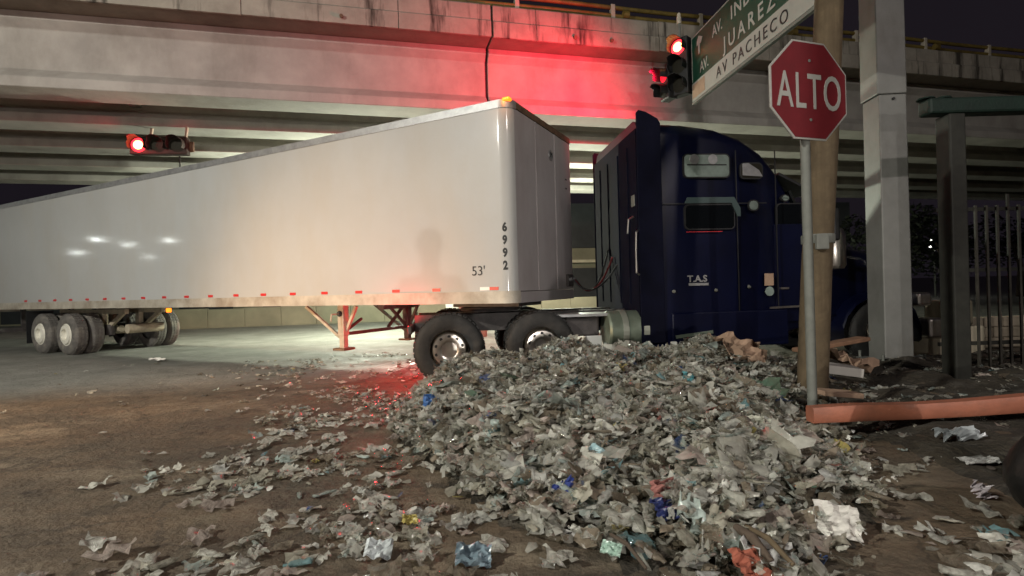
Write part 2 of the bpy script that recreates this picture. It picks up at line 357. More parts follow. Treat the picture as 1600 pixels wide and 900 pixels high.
def make_ground():
    xs = np.concatenate([[-600, -200, -80, -40], np.arange(-24, -6, 1.0), np.arange(-6, 9.01, .15), [10, 12, 16, 24, 40, 80, 200, 600]])
    ys = np.concatenate([[-300, -80, -30, -12, -6, -3, -1], np.arange(0, 11, .15), np.arange(11, 26, 1), [30, 40, 60, 100, 200, 400, 800]])
    X, Y = np.meshgrid(xs, ys)
    Z = verge_h(X, Y)
    nx, ny = len(xs), len(ys)
    for j in range(ny):
        for i in range(nx):
            if -8 < X[j, i] < 9 and 0 < Y[j, i] < 12: Z[j, i] += .02 * noise.noise(Vector((X[j, i] * .9, Y[j, i] * .9, 0)))
    v = np.stack([X.ravel(), Y.ravel(), Z.ravel()], 1)
    f = [(j * nx + i, j * nx + i + 1, (j + 1) * nx + i + 1, (j + 1) * nx + i) for j in range(ny - 1) for i in range(nx - 1)]
    mb = MB(); mb.v = [tuple(p) for p in v]; mb.f = f; mb.mi = [0] * len(f)
    o = mb.build('ground', 'ground', smooth=1.0); tag(o, kind='structure')
    # soil of the verge, a sheet just above
    mb = MB(); xs = np.arange(2.3, 9.2, .1); ys = np.arange(.8, 9.3, .1); idx = {}
    for a, x in enumerate(xs):
        for b, y in enumerate(ys):
            z = float(verge_h(x, y)) + .02 * noise.noise(Vector((x * .9, y * .9, 0))) + .05 * noise.noise(Vector((x * 3, y * 3, 3))) + .035 * noise.noise(Vector((x * 8, y * 8, 3))) + random.uniform(-.012, .012)
            edge = min(1, (x - 2.3) / .8, (9.1 - x) / .5, (y - .8) / .6, (9.2 - y) / .5)
            mb.v.append((x, y, z + .02 if edge >= .99 else z * edge - .03 * (1 - edge)))
    m_ = len(ys)
    for a in range(len(xs) - 1):
        for b in range(m_ - 1):
            mb.f.append((a * m_ + b, (a + 1) * m_ + b, (a + 1) * m_ + b + 1, a * m_ + b + 1)); mb.mi.append(0)
    o = mb.build('verge', 'silt', smooth=1.2); tag(o, kind='structure')
make_ground()

# ================================================================== OVERPASS
OA = R(13.5)
def make_overpass():
    t = thing('overpass', 'long concrete road overpass on I-girders spanning above the trailer and truck', 'bridge', (0, 12.2, 0), OA)
    # local x along the deck, local y across (0 = near girder face)
    L0, L1, JX = -60, 70, -.42
    for k in range(5):
        yc = .38 + k * 2.28
        for (xa, xb) in ((L0, JX - .03), (JX + .03, L1)):
            prof = [(-.38, 5.5), (.38, 5.5), (.38, 5.70), (.12, 5.93), (.12, 6.72), (.28, 6.86), (.28, 7.0), (-.28, 7.0), (-.28, 6.86), (-.12, 6.72), (-.12, 5.93), (-.38, 5.70)]
            MB().loft([[(x, yc + a, z) for a, z in prof] for x in (xa, xb)]).build('girder', 'concrete', t, bevel=.012, seg=1)
    for (xa, xb) in ((L0, JX - .02), (JX + .02, L1)):
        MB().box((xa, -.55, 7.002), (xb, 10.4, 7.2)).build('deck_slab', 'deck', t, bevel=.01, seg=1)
        x = xb if xb < 0 else xa
        cuts = [xa] + [c for c in np.arange(-29.9, 45, 3.05) if xa + 1 < c < xb - 1] + [xb]
        for c0, c1 in zip(cuts[:-1], cuts[1:]):
            jz, jy = random.uniform(-.008, .008), random.uniform(-.006, .006)
            MB().loft([[(x, a + jy, z + jz) for a, z in ((-.57, 6.96), (-.57, 7.30), (-.53, 7.34), (-.53, 7.66), (-.51, 7.69), (-.22, 7.70), (-.22, 7.25), (-.50, 7.21), (-.50, 7.0), (-.52, 6.96))] for x in (c0 + .008, c1 - .008)]).build('parapet', 'parapet', t)
        MB().box((xa, 10.1, 7.205), (xb, 10.4, 7.7)).build('parapet', 'parapet', t)
    MB().box((JX - .028, .27, 5.6), (JX + .028, 9.9, 6.99)).build('expansion_joint', 'joint', t)
    # diaphragms between girders
    for xd in (-8.6, -17.5, 10.5, 20):
        for k in range(4):
            yc = .38 + k * 2.28
            MB().box((xd - .13, yc + .125, 6.0), (xd + .13, yc + 2.28 - .125, 6.85)).build('diaphragm', 'concrete', t, bevel=.02)
    # railing of pipes on posts
    for z, r in ((7.80, .055), (8.0, .05)):
        pts = [(x, -.36, z + .012 * sin(x * 1.3)) for x in np.arange(-30, 44, 1.0)]
        MB().tube(pts, r, 10).build('rail_pipe', 'yellow_pipe', t, smooth=1)
    for i in range(31):
        x = -28 + i * 2.35
        MB().box((x - .05, -.42, 7.68), (x + .05, -.30, 8.06)).build('rail_post', 'rail_post', t, bevel=.01)
        if i % 2: MB().tube([(x + .22, -.47, 7.80), (x + .36, -.47, 7.80)], .085, 10).build('pipe_clamp', 'yellow_pipe', t)
    # pier under the joint, behind the trailer nose
    MB().loft([[(x0 * s + JX, y, z) for x0, z in ((-.6, 5.48), (.6, 5.48), (.6, 4.9), (.45, 4.5), (-.45, 4.5), (-.6, 4.9))] for s, y in ((1, .2), (1, 9.8))]).build('pier_cap', 'concrete', t, bevel=.02)
    MB().box((JX - .42, 3.2, -.1), (JX + .42, 6.6, 4.5)).build('pier', 'concrete', t, bevel=.05)
    # drain stubs and stains on the parapet face
    for x in (-8, -3.6, 1.5, 2.4, 6.1):
        MB().tube([(x, -.52, 7.12), (x, -.64, 7.08)], .04, 10).build('drain_spout', 'rusty', t)
    # added lamps under the deck, hidden by truck and trailer, lighting the soffits
    for lx, ly, pw in ((3.4, 6.7, 1.0), (-3.3, 5.6, .8), (-8.6, 5.2, .28)):
        fl = MB().tube([(lx, ly, 6.99), (lx, ly, 3.5)], .02, 8).build('added_deck_lamp', 'black', t)
        MB().lathe([(.0, .0), (.09, .02), (.13, .1), (.1, .2), (0, .24)], 16, 'z', (lx, ly, 3.24)).build('globe', 'lamp_glow', fl, smooth=1)
        lamp('POINT', 'lamp_light', fl, (lx, ly, 3.1), (0, 0, -1), P_UNDER * pw, (.92, 1, .80), .12)
    return t
make_overpass()
# ================================================================== WHEELS
def make_wheel(parent, x, y, z, side, kind, rr=.52, name='wheel', dual=True):
    """rim disc is the part, tyre and hub cap its sub-parts. side=-1 faces local -y"""
    w = .27
    s = side
    rim_m = 'chrome' if kind == 'drive' else 'white_rim'
    mb = MB()
    prof = [(.29, 0), (.285, -.02), (.248, -.12), (.25, .05), (.235, .085), (.15, .10), (.12, .085), (.115, .04), (.0, .04)] if kind == 'drive' else \
           [(.30, 0), (.285, -.015), (.25, .0), (.235, .035), (.15, .045), (.13, -.03), (.10, -.05), (.0, -.05)]
    mb.lathe([(r, -s * -h) for r, h in prof], 36)
    rim = mb.build(name, rim_m, parent, smooth=.7); rim.location = (x, y, z)
    mb = MB()
    def tyre(off):
        p = [(.285, 0), (.30, -.012), (.36, -.022), (.44, -.02), (.49, .0), (.513, .03), (.52, .06), (.52, w - .06), (.513, w - .03), (.49, w), (.44, w + .02), (.30, w + .01), (.285, w)]
        mb.lathe([(r * rr / .52, -s * (h + off)) for r, h in p], 40)
        for gx in (.075, .135, .195): pass
    tyre(0)
    if dual: tyre(w + .09)
    # tread lugs
    for off in ([0, w + .09] if dual else [0]):
        for j in range(40):
            a = 2 * pi * j / 40
            for h0 in (.045, .118, .19):
                p = Matrix.Rotation(-a, 4, 'Y') @ Matrix.Translation((rr + .004, -s * (h0 + off + .02), 0))
                mb.box((-.012, -.026, -.03), (.008, .026, .03), p)
    ty = mb.build('tyre', 'tyre' if kind == 'drive' else 'tyre_dusty', rim, smooth=.6)
    if kind == 'drive':
        mb = MB(); mb.lathe([(.10, s * .045), (.10, s * -.03), (.085, s * -.06), (.05, s * -.085), (0, s * -.09)], 20); mb.build('hub_cap', 'chrome', rim, smooth=.9)
        mb = MB()
        for j in range(10):
            a = 2 * pi * j / 10; cx, cz = .137 * cos(a), .137 * sin(a)
            mb.tube([(cx, s * .09, cz), (cx, s * .035, cz)], .017, 6)
        mb.build('lug_nuts', 'chrome', rim)
        mb = MB()
        for j in range(10):
            a = 2 * pi * (j + .5) / 10; cx, cz = .198 * cos(a), .198 * sin(a)
            mb.tube([(cx, s * .094, cz), (cx, s * .084, cz)], .024, 10)
        mb.build('hand_holes', 'black', rim)
    return rim

# ================================================================== TRAILER
TA = math.atan2(-.451, .893)
def make_trailer():
    t = thing('semi_trailer', 'long white box semi-trailer numbered 6992 reaching across the road under the overpass', 'trailer', (.616, 8.66, 0), TA)
    Lg, Z0, Z1, W = -16.9, 1.18, 4.13, 1.3
    def outline(off=0.0, r=.2, x1=0.0, n=7):
        pts = [(Lg, -W - off), ]
        for j in range(n + 1):
            a = -pi / 2 + (pi / 2) * j / n; pts.append((x1 - r + (r + off) * cos(a), -W + r + (r + off) * sin(a)))
        for j in range(n + 1):
            a = (pi / 2) * j / n; pts.append((x1 - r + (r + off) * cos(a), W - r + (r + off) * sin(a)))
        pts.append((Lg, W + off)); return pts
    o = outline()
    # side skins follow the x range, nose between
    mb = MB(); n = 8
    # split outline: near side (straight + first corner), nose, far
    body = MB()
    # near side wall as grid of panels
    def wall(pts, zs, mi):
        body.cur = mi
        k = len(body.v)
        for p in pts:
            for z in zs: body.v.append((p[0], p[1], z))
        m = len(zs)
        for i in range(len(pts) - 1):
            for j in range(m - 1):
                body.f.append((k + i * m + j, k + (i + 1) * m + j, k + (i + 1) * m + j + 1, k + i * m + j + 1)); body.mi.append(mi)
    zs = [1.355, 2.0, 2.7, 3.4, 4.02]
    wall([(Lg, -W)] + [(x, -W) for x in np.arange(Lg + 1, -.4, 1.2)] + [p for p in o[1:8]], zs, 0)
    wall(o[7:11], zs, 1); wall(o[10:], zs, 0); wall([(Lg, W), (Lg, -W)], zs, 0)
    body.build('body', ['white_panel', 'nose_panel'], t, smooth=1.0)
    # vertical panel seams: thin posts every 1.22 m, barely proud
    roof = MB(); rp = outline(.004)
    roof.add([(x, y, 4.105) for x, y in rp] + [(x, y, 4.075) for x, y in rp], [tuple(range(len(rp)))])
    roof.build('roof', 'alu', t)
    def rail(z0, z1, off, nm, m, i0=0, i1=None, inset=.03):
        pts = outline(off)[i0:i1]; inn = outline(-inset)[i0:i1]
        b = MB(); rings = []
        for (a, c) in zip(pts, inn): rings.append([(a[0], a[1], z0), (a[0], a[1], z1), (c[0], c[1], z1), (c[0], c[1], z0)])
        b.loft(rings); return b.build(nm, m, t, smooth=.8)
    rail(4.015, 4.13, .012, 'top_rail', 'alu', 0, 9)
    rail(4.03, 4.125, .012, 'nose_top_rail', 'rusty', 8, 11)
    rail(4.015, 4.13, .012, 'top_rail', 'alu', 10, None)
    rail(Z0, 1.36, .010, 'bottom_rail', 'dirty_rail', 0, 9)
    rail(Z0, 1.345, .012, 'nose_bottom_rail', 'nose_panel', 8, 11)
    rail(Z0, 1.36, .010, 'bottom_rail', 'dirty_rail', 10, None)
    # floor cross members
    MB().box((Lg, -W + .05, 1.22), (-.25, W - .05, 1.34)).build('floor', 'chassis', t)
    for i in range(40):
        x = -1.9 - i * .37
        MB().box((x, -W + .04, 1.183), (x + .06, W - .04, 1.219)).build('cross_member', 'chassis_tan', t)
    # rear door frame
    MB().box((Lg - .06, -W, 1.1), (Lg - .002, W, 4.12)).build('rear_door', 'dirty_rail', t, bevel=.01)
    # reflective tape
    def tape(x, w, m, z=1.40):
        MB().box((-x - w, -W - .006, z - .024), (-x, -W + .002, z + .024)).build('reflector_strip', m, t)
    tape(.25, .15, 'red_tape'); tape(.402, .16, 'white_tape')
    for i in range(18):
        w = .15
        tape(1.27 + i * .79, w, 'red_tape')
    # lettering
    a = text_obj("53'", .20, 'ink', t, loc=(-.70, -W - .004, 1.60), bold=.0)
    for i, ch in enumerate('6992'):
        text_obj(ch, .17, 'ink', t, loc=(-.135, -W + .013, 2.23 - i * .185), bold=.009, rot=(R(90), 0, R(20)), sx=.78, align='CENTER')
    # small marks on the nose: oval badge, two scuffs, light, gladhand box
    MB().lathe([(0, .004), (.085, .004), (.09, -.004)], 20, 'x', (.012, .2, 3.62)).build('badge', 'alu', t)
    text_obj('M', .12, 'ink', t, loc=(.022, .15, 3.585), rot=(R(90), 0, R(90)))
    for yy, zz in ((.86, 3.32), (.86, 3.16)): MB().box((.0, yy, zz), (.012, yy + .07, zz + .022)).build('scuff_plate', 'chassis', t)
    MB().box((.0, .78, 1.40), (.05, 1.05, 1.62)).build('gladhand_box', 'chassis', t, bevel=.01)
    for yy in (.83, .95): MB().tube([(.05, yy, 1.52), (.11, yy, 1.54)], .03, 10).build('gladhand', 'alu', t)
    for yy in (-.4, .4): MB().box((.0, yy - .02, 1.36), (.01, yy + .02, 4.02)).build('nose_rib', 'nose_panel', t)
    # marker lights
    m_ = MB().lathe([(.0, .0)], 4) if False else None
    mk = MB(); mk.box((-.12, -W - .004, 4.105), (.0, -W + .10, 4.155)); mk = mk.build('marker_light', 'amber_glow', t, bevel=.02, seg=3)
    lamp('POINT', 'marker_glow', mk, (-.02, -W - .12, 4.16), (0, 0, -1), 2.2, (1, .3, .03), .03)
    mk = MB().box((-8.42, -W + .0, 1.075), (-8.28, -W + .05, 1.165)).build('marker_light', 'amber_glow', t, bevel=.015)
    # landing gear
    for y in (-.92, .92):
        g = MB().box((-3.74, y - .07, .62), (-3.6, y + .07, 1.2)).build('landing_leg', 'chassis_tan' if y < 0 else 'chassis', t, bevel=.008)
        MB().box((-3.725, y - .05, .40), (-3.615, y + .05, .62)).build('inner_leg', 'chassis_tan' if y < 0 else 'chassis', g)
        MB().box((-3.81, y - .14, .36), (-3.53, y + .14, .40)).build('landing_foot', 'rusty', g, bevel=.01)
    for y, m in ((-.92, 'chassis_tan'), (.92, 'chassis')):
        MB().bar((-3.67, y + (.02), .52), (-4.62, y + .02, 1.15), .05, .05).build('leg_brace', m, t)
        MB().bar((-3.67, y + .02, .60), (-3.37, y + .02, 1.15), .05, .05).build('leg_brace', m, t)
    MB().bar((-3.64, -.92, .65), (-3.64, .92, .65), .05, .06).build('cross_shaft', 'chassis', t)
    MB().bar((-3.67, .30, .68), (-3.67, .86, 1.14), .05, .05).build('cross_brace', 'chassis', t)
    MB().bar((-3.67, .86, .68), (-3.67, .30, 1.14), .05, .05).build('cross_brace', 'chassis', t)
    MB().bar((-3.67, -.86, .70), (-3.67, -.45, .90), .04, .04).build('cross_brace', 'chassis', t)
    MB().prism([(-3.72, 1.04), (-3.62, 1.04), (-3.57, 1.18), (-3.77, 1.18)], .1, 1.2).build('gusset', 'chassis', t)
    MB().lathe([(0, 0), (.05, 0), (.055, .03), (.0, .05)], 8, 'y', (-3.67, -1.03, 1.02)).build('crank_gearbox', 'black', t)
    MB().tube([(-3.67, -1.0, 1.02), (-3.67, -1.2, 1.02), (-3.67, -1.22, .9)], .014, 6).build('crank_handle', 'chassis_tan', t)
    # king pin plate
    MB().box((-1.6, -.45, 1.10), (-.35, .45, 1.2)).build('coupler_plate', 'chassis', t)
    # rear bogie
    for xc in (-12.75, -14.1):
        MB().tube([(xc, -.95, .52), (xc, .95, .52)], .075, 12).build('axle', 'chassis_tan', t)
        make_wheel(t, xc, -1.27, .52, -1, 'trailer'); make_wheel(t, xc, 1.27, .52, 1, 'trailer')
        for y in (-.45, .45):
            MB().box((xc - .1, y - .06, .5), (xc + .1, y + .06, 1.05)).build('spring_hanger', 'chassis_tan', t, bevel=.02)
            MB().tube([(xc + .35, y, .45), (xc + .35, y, .72)], .12, 14).build('air_bag', 'chassis', t, smooth=.8)
            MB().tube([(xc + .30, y * .55, .58), (xc + .48, y * .55, .60)], .085, 14).build('brake_chamber', 'chassis_tan', t, smooth=.8)
    for y in (-.45, .45): MB().box((-14.9, y - .05, 1.0), (-11.6, y + .05, 1.12)).build('bogie_rail', 'chassis_tan', t)
    for y in (-.45, .45): MB().bar((-11.7, y, 1.05), (-12.65, y, .55), .07, .1).build('trailing_arm', 'chassis_tan', t)
    MB().tube([(-11.5, -.5, .62), (-11.5, .35, .62)], .12, 16).build('air_tank', 'chassis_tan', t, smooth=.8)
    for y in (-.98, .98):
        MB().box((-14.85, y - .3, .25), (-14.83, y + .3, 1.1)).build('mud_flap', 'black', t)
    for y in (-.6, .6): MB().box((Lg, y - .05, .55), (Lg + .1, y + .05, 1.2)).build('bumper_strut', 'chassis', t)
    MB().box((Lg - .02, -1.15, .5), (Lg + .08, 1.15, .62)).build('rear_bumper', 'chassis', t)
    return t
make_trailer()

# ================================================================== TRACTOR
TR = R(6.0)
def rrect(w, z0, z1, r, crown=0.0, n=5, taper=0.0):
    """rounded section (y,z), half width w"""
    pts = []
    for cx, cz, a0 in ((w - r, z0 + .05, -90), (w - r - taper, z1 - r, 0), (-(w - r - taper), z1 - r, 90), (-(w - r), z0 + .05, 180)):
        rr_ = r if cz > z0 + .06 else .05
        cxx = cx if cz > z0 + .06 else (cx + (r - .05) * (1 if cx > 0 else -1))
        for j in range(n + 1):
            a = R(a0 + 90 * j / n); pts.append((cxx + rr_ * cos(a), cz + rr_ * sin(a)))
    out = []
    for y, z in pts:
        if z > z1 - r - .01: z += crown * (1 - (y / w) ** 2)
        out.append((y, z))
    return out
def make_tractor():
    t = thing('truck_tractor', 'dark navy sleeper cab truck tractor coupled to the white trailer behind the heap', 'truck', (1.86, 9.24, 0), TR)
    # sleeper and cab shell
    st = [(0.0, 1.22, .36, 3.92, .16, .14, .04), (.30, 1.25, .36, 3.86, .16, .17, .04), (.8, 1.25, .36, 3.84, .18, .18, .05), (1.3, 1.25, .36, 3.78, .20, .17, .06),
          (1.75, 1.24, .38, 3.64, .22, .15, .08), (2.1, 1.20, .45, 3.46, .24, .12, .10), (2.35, 1.14, .55, 3.24, .24, .10, .12), (2.55, 1.10, .60, 2.98, .22, .08, .14), (2.85, 1.06, .65, 2.30, .16, .05, .08), (2.98, 1.05, .65, 2.0, .1, .02, .02)]
    MB().loft([[(x, y, z) for y, z in rrect(w, z0, z1, r, cr_, 5, tp)] for x, w, z0, z1, r, cr_, tp in st]).build('cab', 'navy', t, smooth=.55)
    # hood with fenders
    hd = [(2.95, .98, .7, 2.05, .22, .03), (3.5, .95, .7, 1.98, .25, .04), (4.1, .90, .7, 1.86, .28, .05), (4.6, .84, .7, 1.70, .3, .05), (4.92, .78, .72, 1.5, .28, .04), (5.02, .70, .8, 1.3, .2, .0)]
    MB().loft([[(x, y, z) for y, z in rrect(w, z0, z1, r, c_)] for x, w, z0, z1, r, c_ in hd]).build('hood', 'navy', t, smooth=.6)
    for s in (-1, 1):
        fe = []
        for a in range(-10, 191, 20):
            rr_ = .66; x = 4.0 + rr_ * 1.05 * cos(R(180 - a)); z = .55 + rr_ * sin(R(180 - a)) * .95
            fe.append([(x, s * .72, z), (x, s * 1.2, z), (x, s * 1.22, z - .06), (x, s * 1.16, z - .1), (x, s * .72, z - .1)])
        MB().loft(fe).build('fender', 'navy', t, smooth=.7)
    MB().box((4.85, -1.2, .38), (5.12, 1.2, .72)).build('bumper', 'chrome', t, bevel=.05, seg=3)
    MB().box((5.0, -.5, .80), (5.05, .5, 1.28)).build('grille', 'chrome', t, bevel=.02)
    for s in (-1, 1):
        hl = MB().box((4.72, s * 1.0 - .14, .92), (4.98, s * 1.0 + .14, 1.14)).build('headlight', 'chrome', t, bevel=.05, seg=3)
    # side extender (fin) rising at the rear of the sleeper
    for s in (-1, 1):
        poly = [(-.04, .5), (.34, .5), (.34, 3.86), (.30, 3.93), (.12, 4.03), (.0, 4.06), (-.04, 4.02)]
        MB().prism(poly, s * 1.272 - .012, s * 1.272 + .012).build('side_fairing', 'navy_matte', t, bevel=.006, seg=1)
    MB().box((-.03, -1.2, .9), (-.004, 1.2, 3.8)).build('back_wall', 'navy_matte', t)
    for y in (-.8, -.3, .3, .8): MB().box((-.05, y - .02, 1.1), (-.031, y + .02, 3.6)).build('back_rib', 'navy_matte', t)
    # skirt step and seam lines
    Wn = -1.25
    MB().box((.45, Wn - .025, .40), (2.35, Wn + .02, .95)).build('side_skirt', 'navy', t, bevel=.03)
    for x in (1.55, 2.20): MB().box((x, Wn - .004, .95), (x + .012, Wn + .01, 3.45)).build('panel_seam', 'black', t)
    for z in (2.62,): MB().box((.34, Wn - .005, z), (2.05, Wn + .01, z + .014)).build('panel_seam', 'black', t)
    # windows: frame, glass (pane) and what shows
    def window(x0, x1, z0, z1, m='glass', fr='black', yy=Wn, slant=0.0):
        r = .06
        def rr(x0, x1, z0, z1, r):
            out = []
            for cx, cz, a0 in ((x1 - r, z1 - r, 0), (x0 + r, z1 - r, 90), (x0 + r, z0 + r, 180), (x1 - r, z0 + r, 270)):
                for j in range(5): a = R(a0 + 22.5 * j); out.append((cx + r * cos(a) + (slant * (cz < (z0 + z1) / 2) * (cx > (x0 + x1) / 2)), cz + r * sin(a)))
            return out
        f = MB().prism(rr(x0 - .02, x1 + .02, z0 - .02, z1 + .02, r + .015), yy - .006, yy + .03).build('window', fr, t)
        MB().prism(rr(x0, x1, z0, z1, r), yy - .009, yy - .0062).build('pane', m, f); return f
    w1 = window(.72, 1.44, 3.04, 3.38, 'lit_pane_decal')
    MB().box((.76, Wn - .012, 3.215), (1.40, Wn - .0092, 3.235)).build('pane_bar', 'ink', w1)
    for cx in (.88, 1.18): MB().lathe([(0, 0), (.075, 0), (.08, .003)], 16, 'y', (cx, Wn - .0125, 3.31)).build('sticker', 'alu', w1)
    window(1.64, 1.98, 3.02, 3.24, 'lens_off')
    MB().prism([(1.66, 3.06), (1.99, 3.04), (1.93, 3.14), (1.76, 3.25), (1.66, 3.24)], Wn - .013, Wn - .0092).build('painted_glint', 'alu', t)  # pale plate over the pane, a glint drawn as a shape
    window(.72, 1.50, 2.24, 2.60, 'glass')
    MB().prism([(.70, 2.63), (.74, 2.72), (1.50, 2.72), (1.60, 2.55), (1.60, 2.42), (1.55, 2.42), (1.46, 2.63)], Wn - .03, Wn - .012).build('rain_visor', 'visor_tint', t)
    MB().box((.72, Wn - .016, 2.185), (1.3, Wn - .011, 2.195)).build('red_pinstripe', 'red_tape', t)
    window(1.76, 1.90, 2.52, 2.66, 'lit_pane_decal')
    window(2.30, 2.75, 2.15, 2.62, 'glass', yy=-1.13)
    window(2.38, 2.50, 2.68, 2.76, 'lit_pane_decal', yy=-1.13)
    # door
    MB().prism([(2.22, .75), (2.90, .75), (2.90, 2.05), (2.80, 2.3), (2.22, 2.3)], -1.175, -1.10).build('door', 'navy', t, bevel=.01)
    MB().bar((2.28, -1.19, 1.28), (2.42, -1.19, 1.28), .02, .03).build('door_handle', 'chrome', t)
    MB().box((1.98, Wn - .006, 1.33), (2.13, Wn + .002, 1.52)).build('decal', 'cardboard', t)
    MB().lathe([(0, 0), (.07, 0), (.075, .004)], 16, 'y', (2.06, Wn - .008, 1.24)).build('decal', 'lit_pane_decal', t)
    # faded lettering on the sleeper
    text_obj('T.A.S', .14, 'alu', t, loc=(.72, Wn - .004, 1.42), bold=.004, sx=1.05)
    MB().box((.74, Wn - .004, 1.36), (1.06, Wn + .001, 1.40)).build('faded_stripe', 'alu', t)
    for x, z in ((.50, 1.28), (1.18, 1.28), (1.72, 1.32)): MB().lathe([(0, -.03), (.02, -.025), (.028, 0)], 12, 'y', (x, Wn, z)).build('marker_light', 'galv', t)
    MB().bar((2.05, -1.27, .98), (2.95, -1.23, 1.0), .02, .03).build('side_trim', 'chrome', t)
    MB().bar((.5, -1.28, .58), (1.1, -1.28, .64), .01, .05).build('side_trim', 'tank', t)
    # grab handles
    MB().tube([(-.05, -1.26, 2.22), (-.09, -1.30, 2.20), (-.10, -1.30, 1.9), (-.10, -1.30, 1.58), (-.04, -1.26, 1.55)], .016, 8).build('grab_handle', 'chrome', t)
    MB().tube([(-.04, -1.05, 2.46), (-.12, -1.05, 2.42), (-.14, -1.05, 2.2)], .016, 8).build('grab_handle', 'chrome', t)
    MB().box((-.05, -1.12, 2.62), (-.03, -.98, 2.80)).build('work_light', 'galv', t, bevel=.01)
    # exhaust, mirrors, air cleaner by the windscreen
    for s in (-1, 1):
        mr = MB().box((2.96, s * 1.42 - .1, 2.0), (3.08, s * 1.42 + .1, 2.5)).build('mirror', 'black', t, bevel=.03)
        MB().bar((3.0, s * 1.02, 2.1), (3.02, s * 1.36, 2.15), .03, .03).build('mirror_arm', 'chrome', mr)
        MB().bar((3.0, s * 1.02, 2.48), (3.02, s * 1.36, 2.4), .03, .03).build('mirror_arm', 'chrome', mr)
        ac = MB(); ac.lathe([(0, .0), (.15, .02), (.18, .08), (.18, .55), (.14, .66), (.0, .72)], 20, 'z', (3.25, s * 1.12, 1.55)); ac.build('air_cleaner', 'chrome' if s < 0 else 'black', t, smooth=.7)
        MB().tube([(4.3, s * .98, 1.55), (4.32, s * 1.12, 1.95)], .012, 6).build('fender_mirror_arm', 'chrome', t)
        MB().lathe([(0, -.05), (.07, -.045), (.1, 0), (.08, .01)], 16, 'x', (4.32, s * 1.14, 2.02)).build('fender_mirror', 'chrome', t)
    MB().prism([(2.42, 3.12), (3.02, 2.82), (3.04, 2.85), (2.44, 3.16)], -1.0, 1.0).build('sun_visor', 'black', t)
    for y in (-.7, -.35, 0, .35, .7): MB().box((2.42, y - .05, 3.28), (2.52, y + .05, 3.34)).build('roof_light', 'lens_off', t, bevel=.015)
    # windscreen
    MB().add([(2.62, -.95, 2.86), (2.62, .95, 2.86), (2.93, .97, 2.14), (2.93, -.97, 2.14), (2.66, -.95, 2.88), (2.66, .95, 2.88), (2.97, .97, 2.16), (2.97, -.97, 2.16)],
             [(0, 1, 2, 3), (4, 7, 6, 5), (0, 4, 5, 1), (3, 2, 6, 7), (0, 3, 7, 4), (1, 5, 6, 2)]).build('windscreen', 'glass', t)
    # chassis
    for y in (-.42, .42): MB().box((-3.5, y - .05, .72), (4.7, y + .05, 1.0)).build('frame_rail', 'chassis', t)
    for x in (-3.45, -2.27, -.9, .2): MB().box((x - .05, -.37, .75), (x + .05, .37, .95)).build('frame_cross_member', 'chassis', t)
    MB().lathe([(0, .07), (.5, .06), (.52, .03), (.5, 0), (0, 0)], 28, 'z', (-2.25, 0, 1.03)).build('fifth_wheel', 'chassis', t)
    MB().box((-1.15, -1.0, .62), (-.62, -.52, .92)).build('battery_box', 'chassis', t, bevel=.03)
    MB().box((-1.3, -1.1, .93), (-.05, .9, .97)).build('deck_plate', 'alu', t)
    MB().lathe([(0, -.0), (.27, .0), (.30, .03), (.30, .72), (.27, .75), (0, .75)], 32, 'x', (-.52, -.98, .70)).build('fuel_tank', 'tank', t, smooth=.6)
    for x in (-.32, .0): MB().lathe([(.304, 0), (.312, .0), (.312, .09), (.304, .09)], 32, 'x', (x, -.98, .70)).build('tank_strap', 'strap', t)
    MB().box((-.85, -.98, .46), (-.58, -.97, .62)).build('plate', 'white_tape', t)
    MB().box((-.55, -1.02, .38), (-.30, -.98, .41)).build('step', 'alu', t)
    for x in (-2.95, -1.58):
        MB().tube([(x, -.9, .52), (x, .9, .52)], .09, 12).build('axle', 'chassis', t)
        make_wheel(t, x, -1.24, .52, -1, 'drive'); make_wheel(t, x, 1.24, .52, 1, 'drive')
        MB().lathe([(0, -.2), (.15, -.16), (.2, 0), (.15, .16), (0, .2)], 16, 'x', (x, 0, .52)).build('differential', 'chassis', t, smooth=1)
    MB().tube([(4.0, -.9, .52), (4.0, .9, .52)], .06, 10).build('axle', 'chassis', t)
    make_wheel(t, 4.0, -1.2, .52, -1, 'drive', dual=False); make_wheel(t, 4.0, 1.2, .52, 1, 'drive', dual=False)
    # rear frame end with tail lights
    MB().box((-3.57, -1.0, .74), (-3.51, 1.0, .86)).build('rear_frame_plate', 'chassis', t, bevel=.01)
    for s in (-1, 1):
        tl = MB().lathe([(0, -.02), (.05, -.018), (.055, 0)], 16, 'x', (-3.571, s * .72, .80)).build('tail_light', 'tail_glow', t)
        lamp('POINT', 'tail_glow_light', tl, (-3.68, s * .72, .80), (-1, 0, 0), P_TAIL, (1, .02, .03), .05)
    MB().box((-3.6, .66, .30), (-3.585, 1.22, .98)).build('mud_flap', 'black', t)
    # half fenders over drive wheels
    # air and electric lines curl between cab and trailer
    return t
make_tractor()
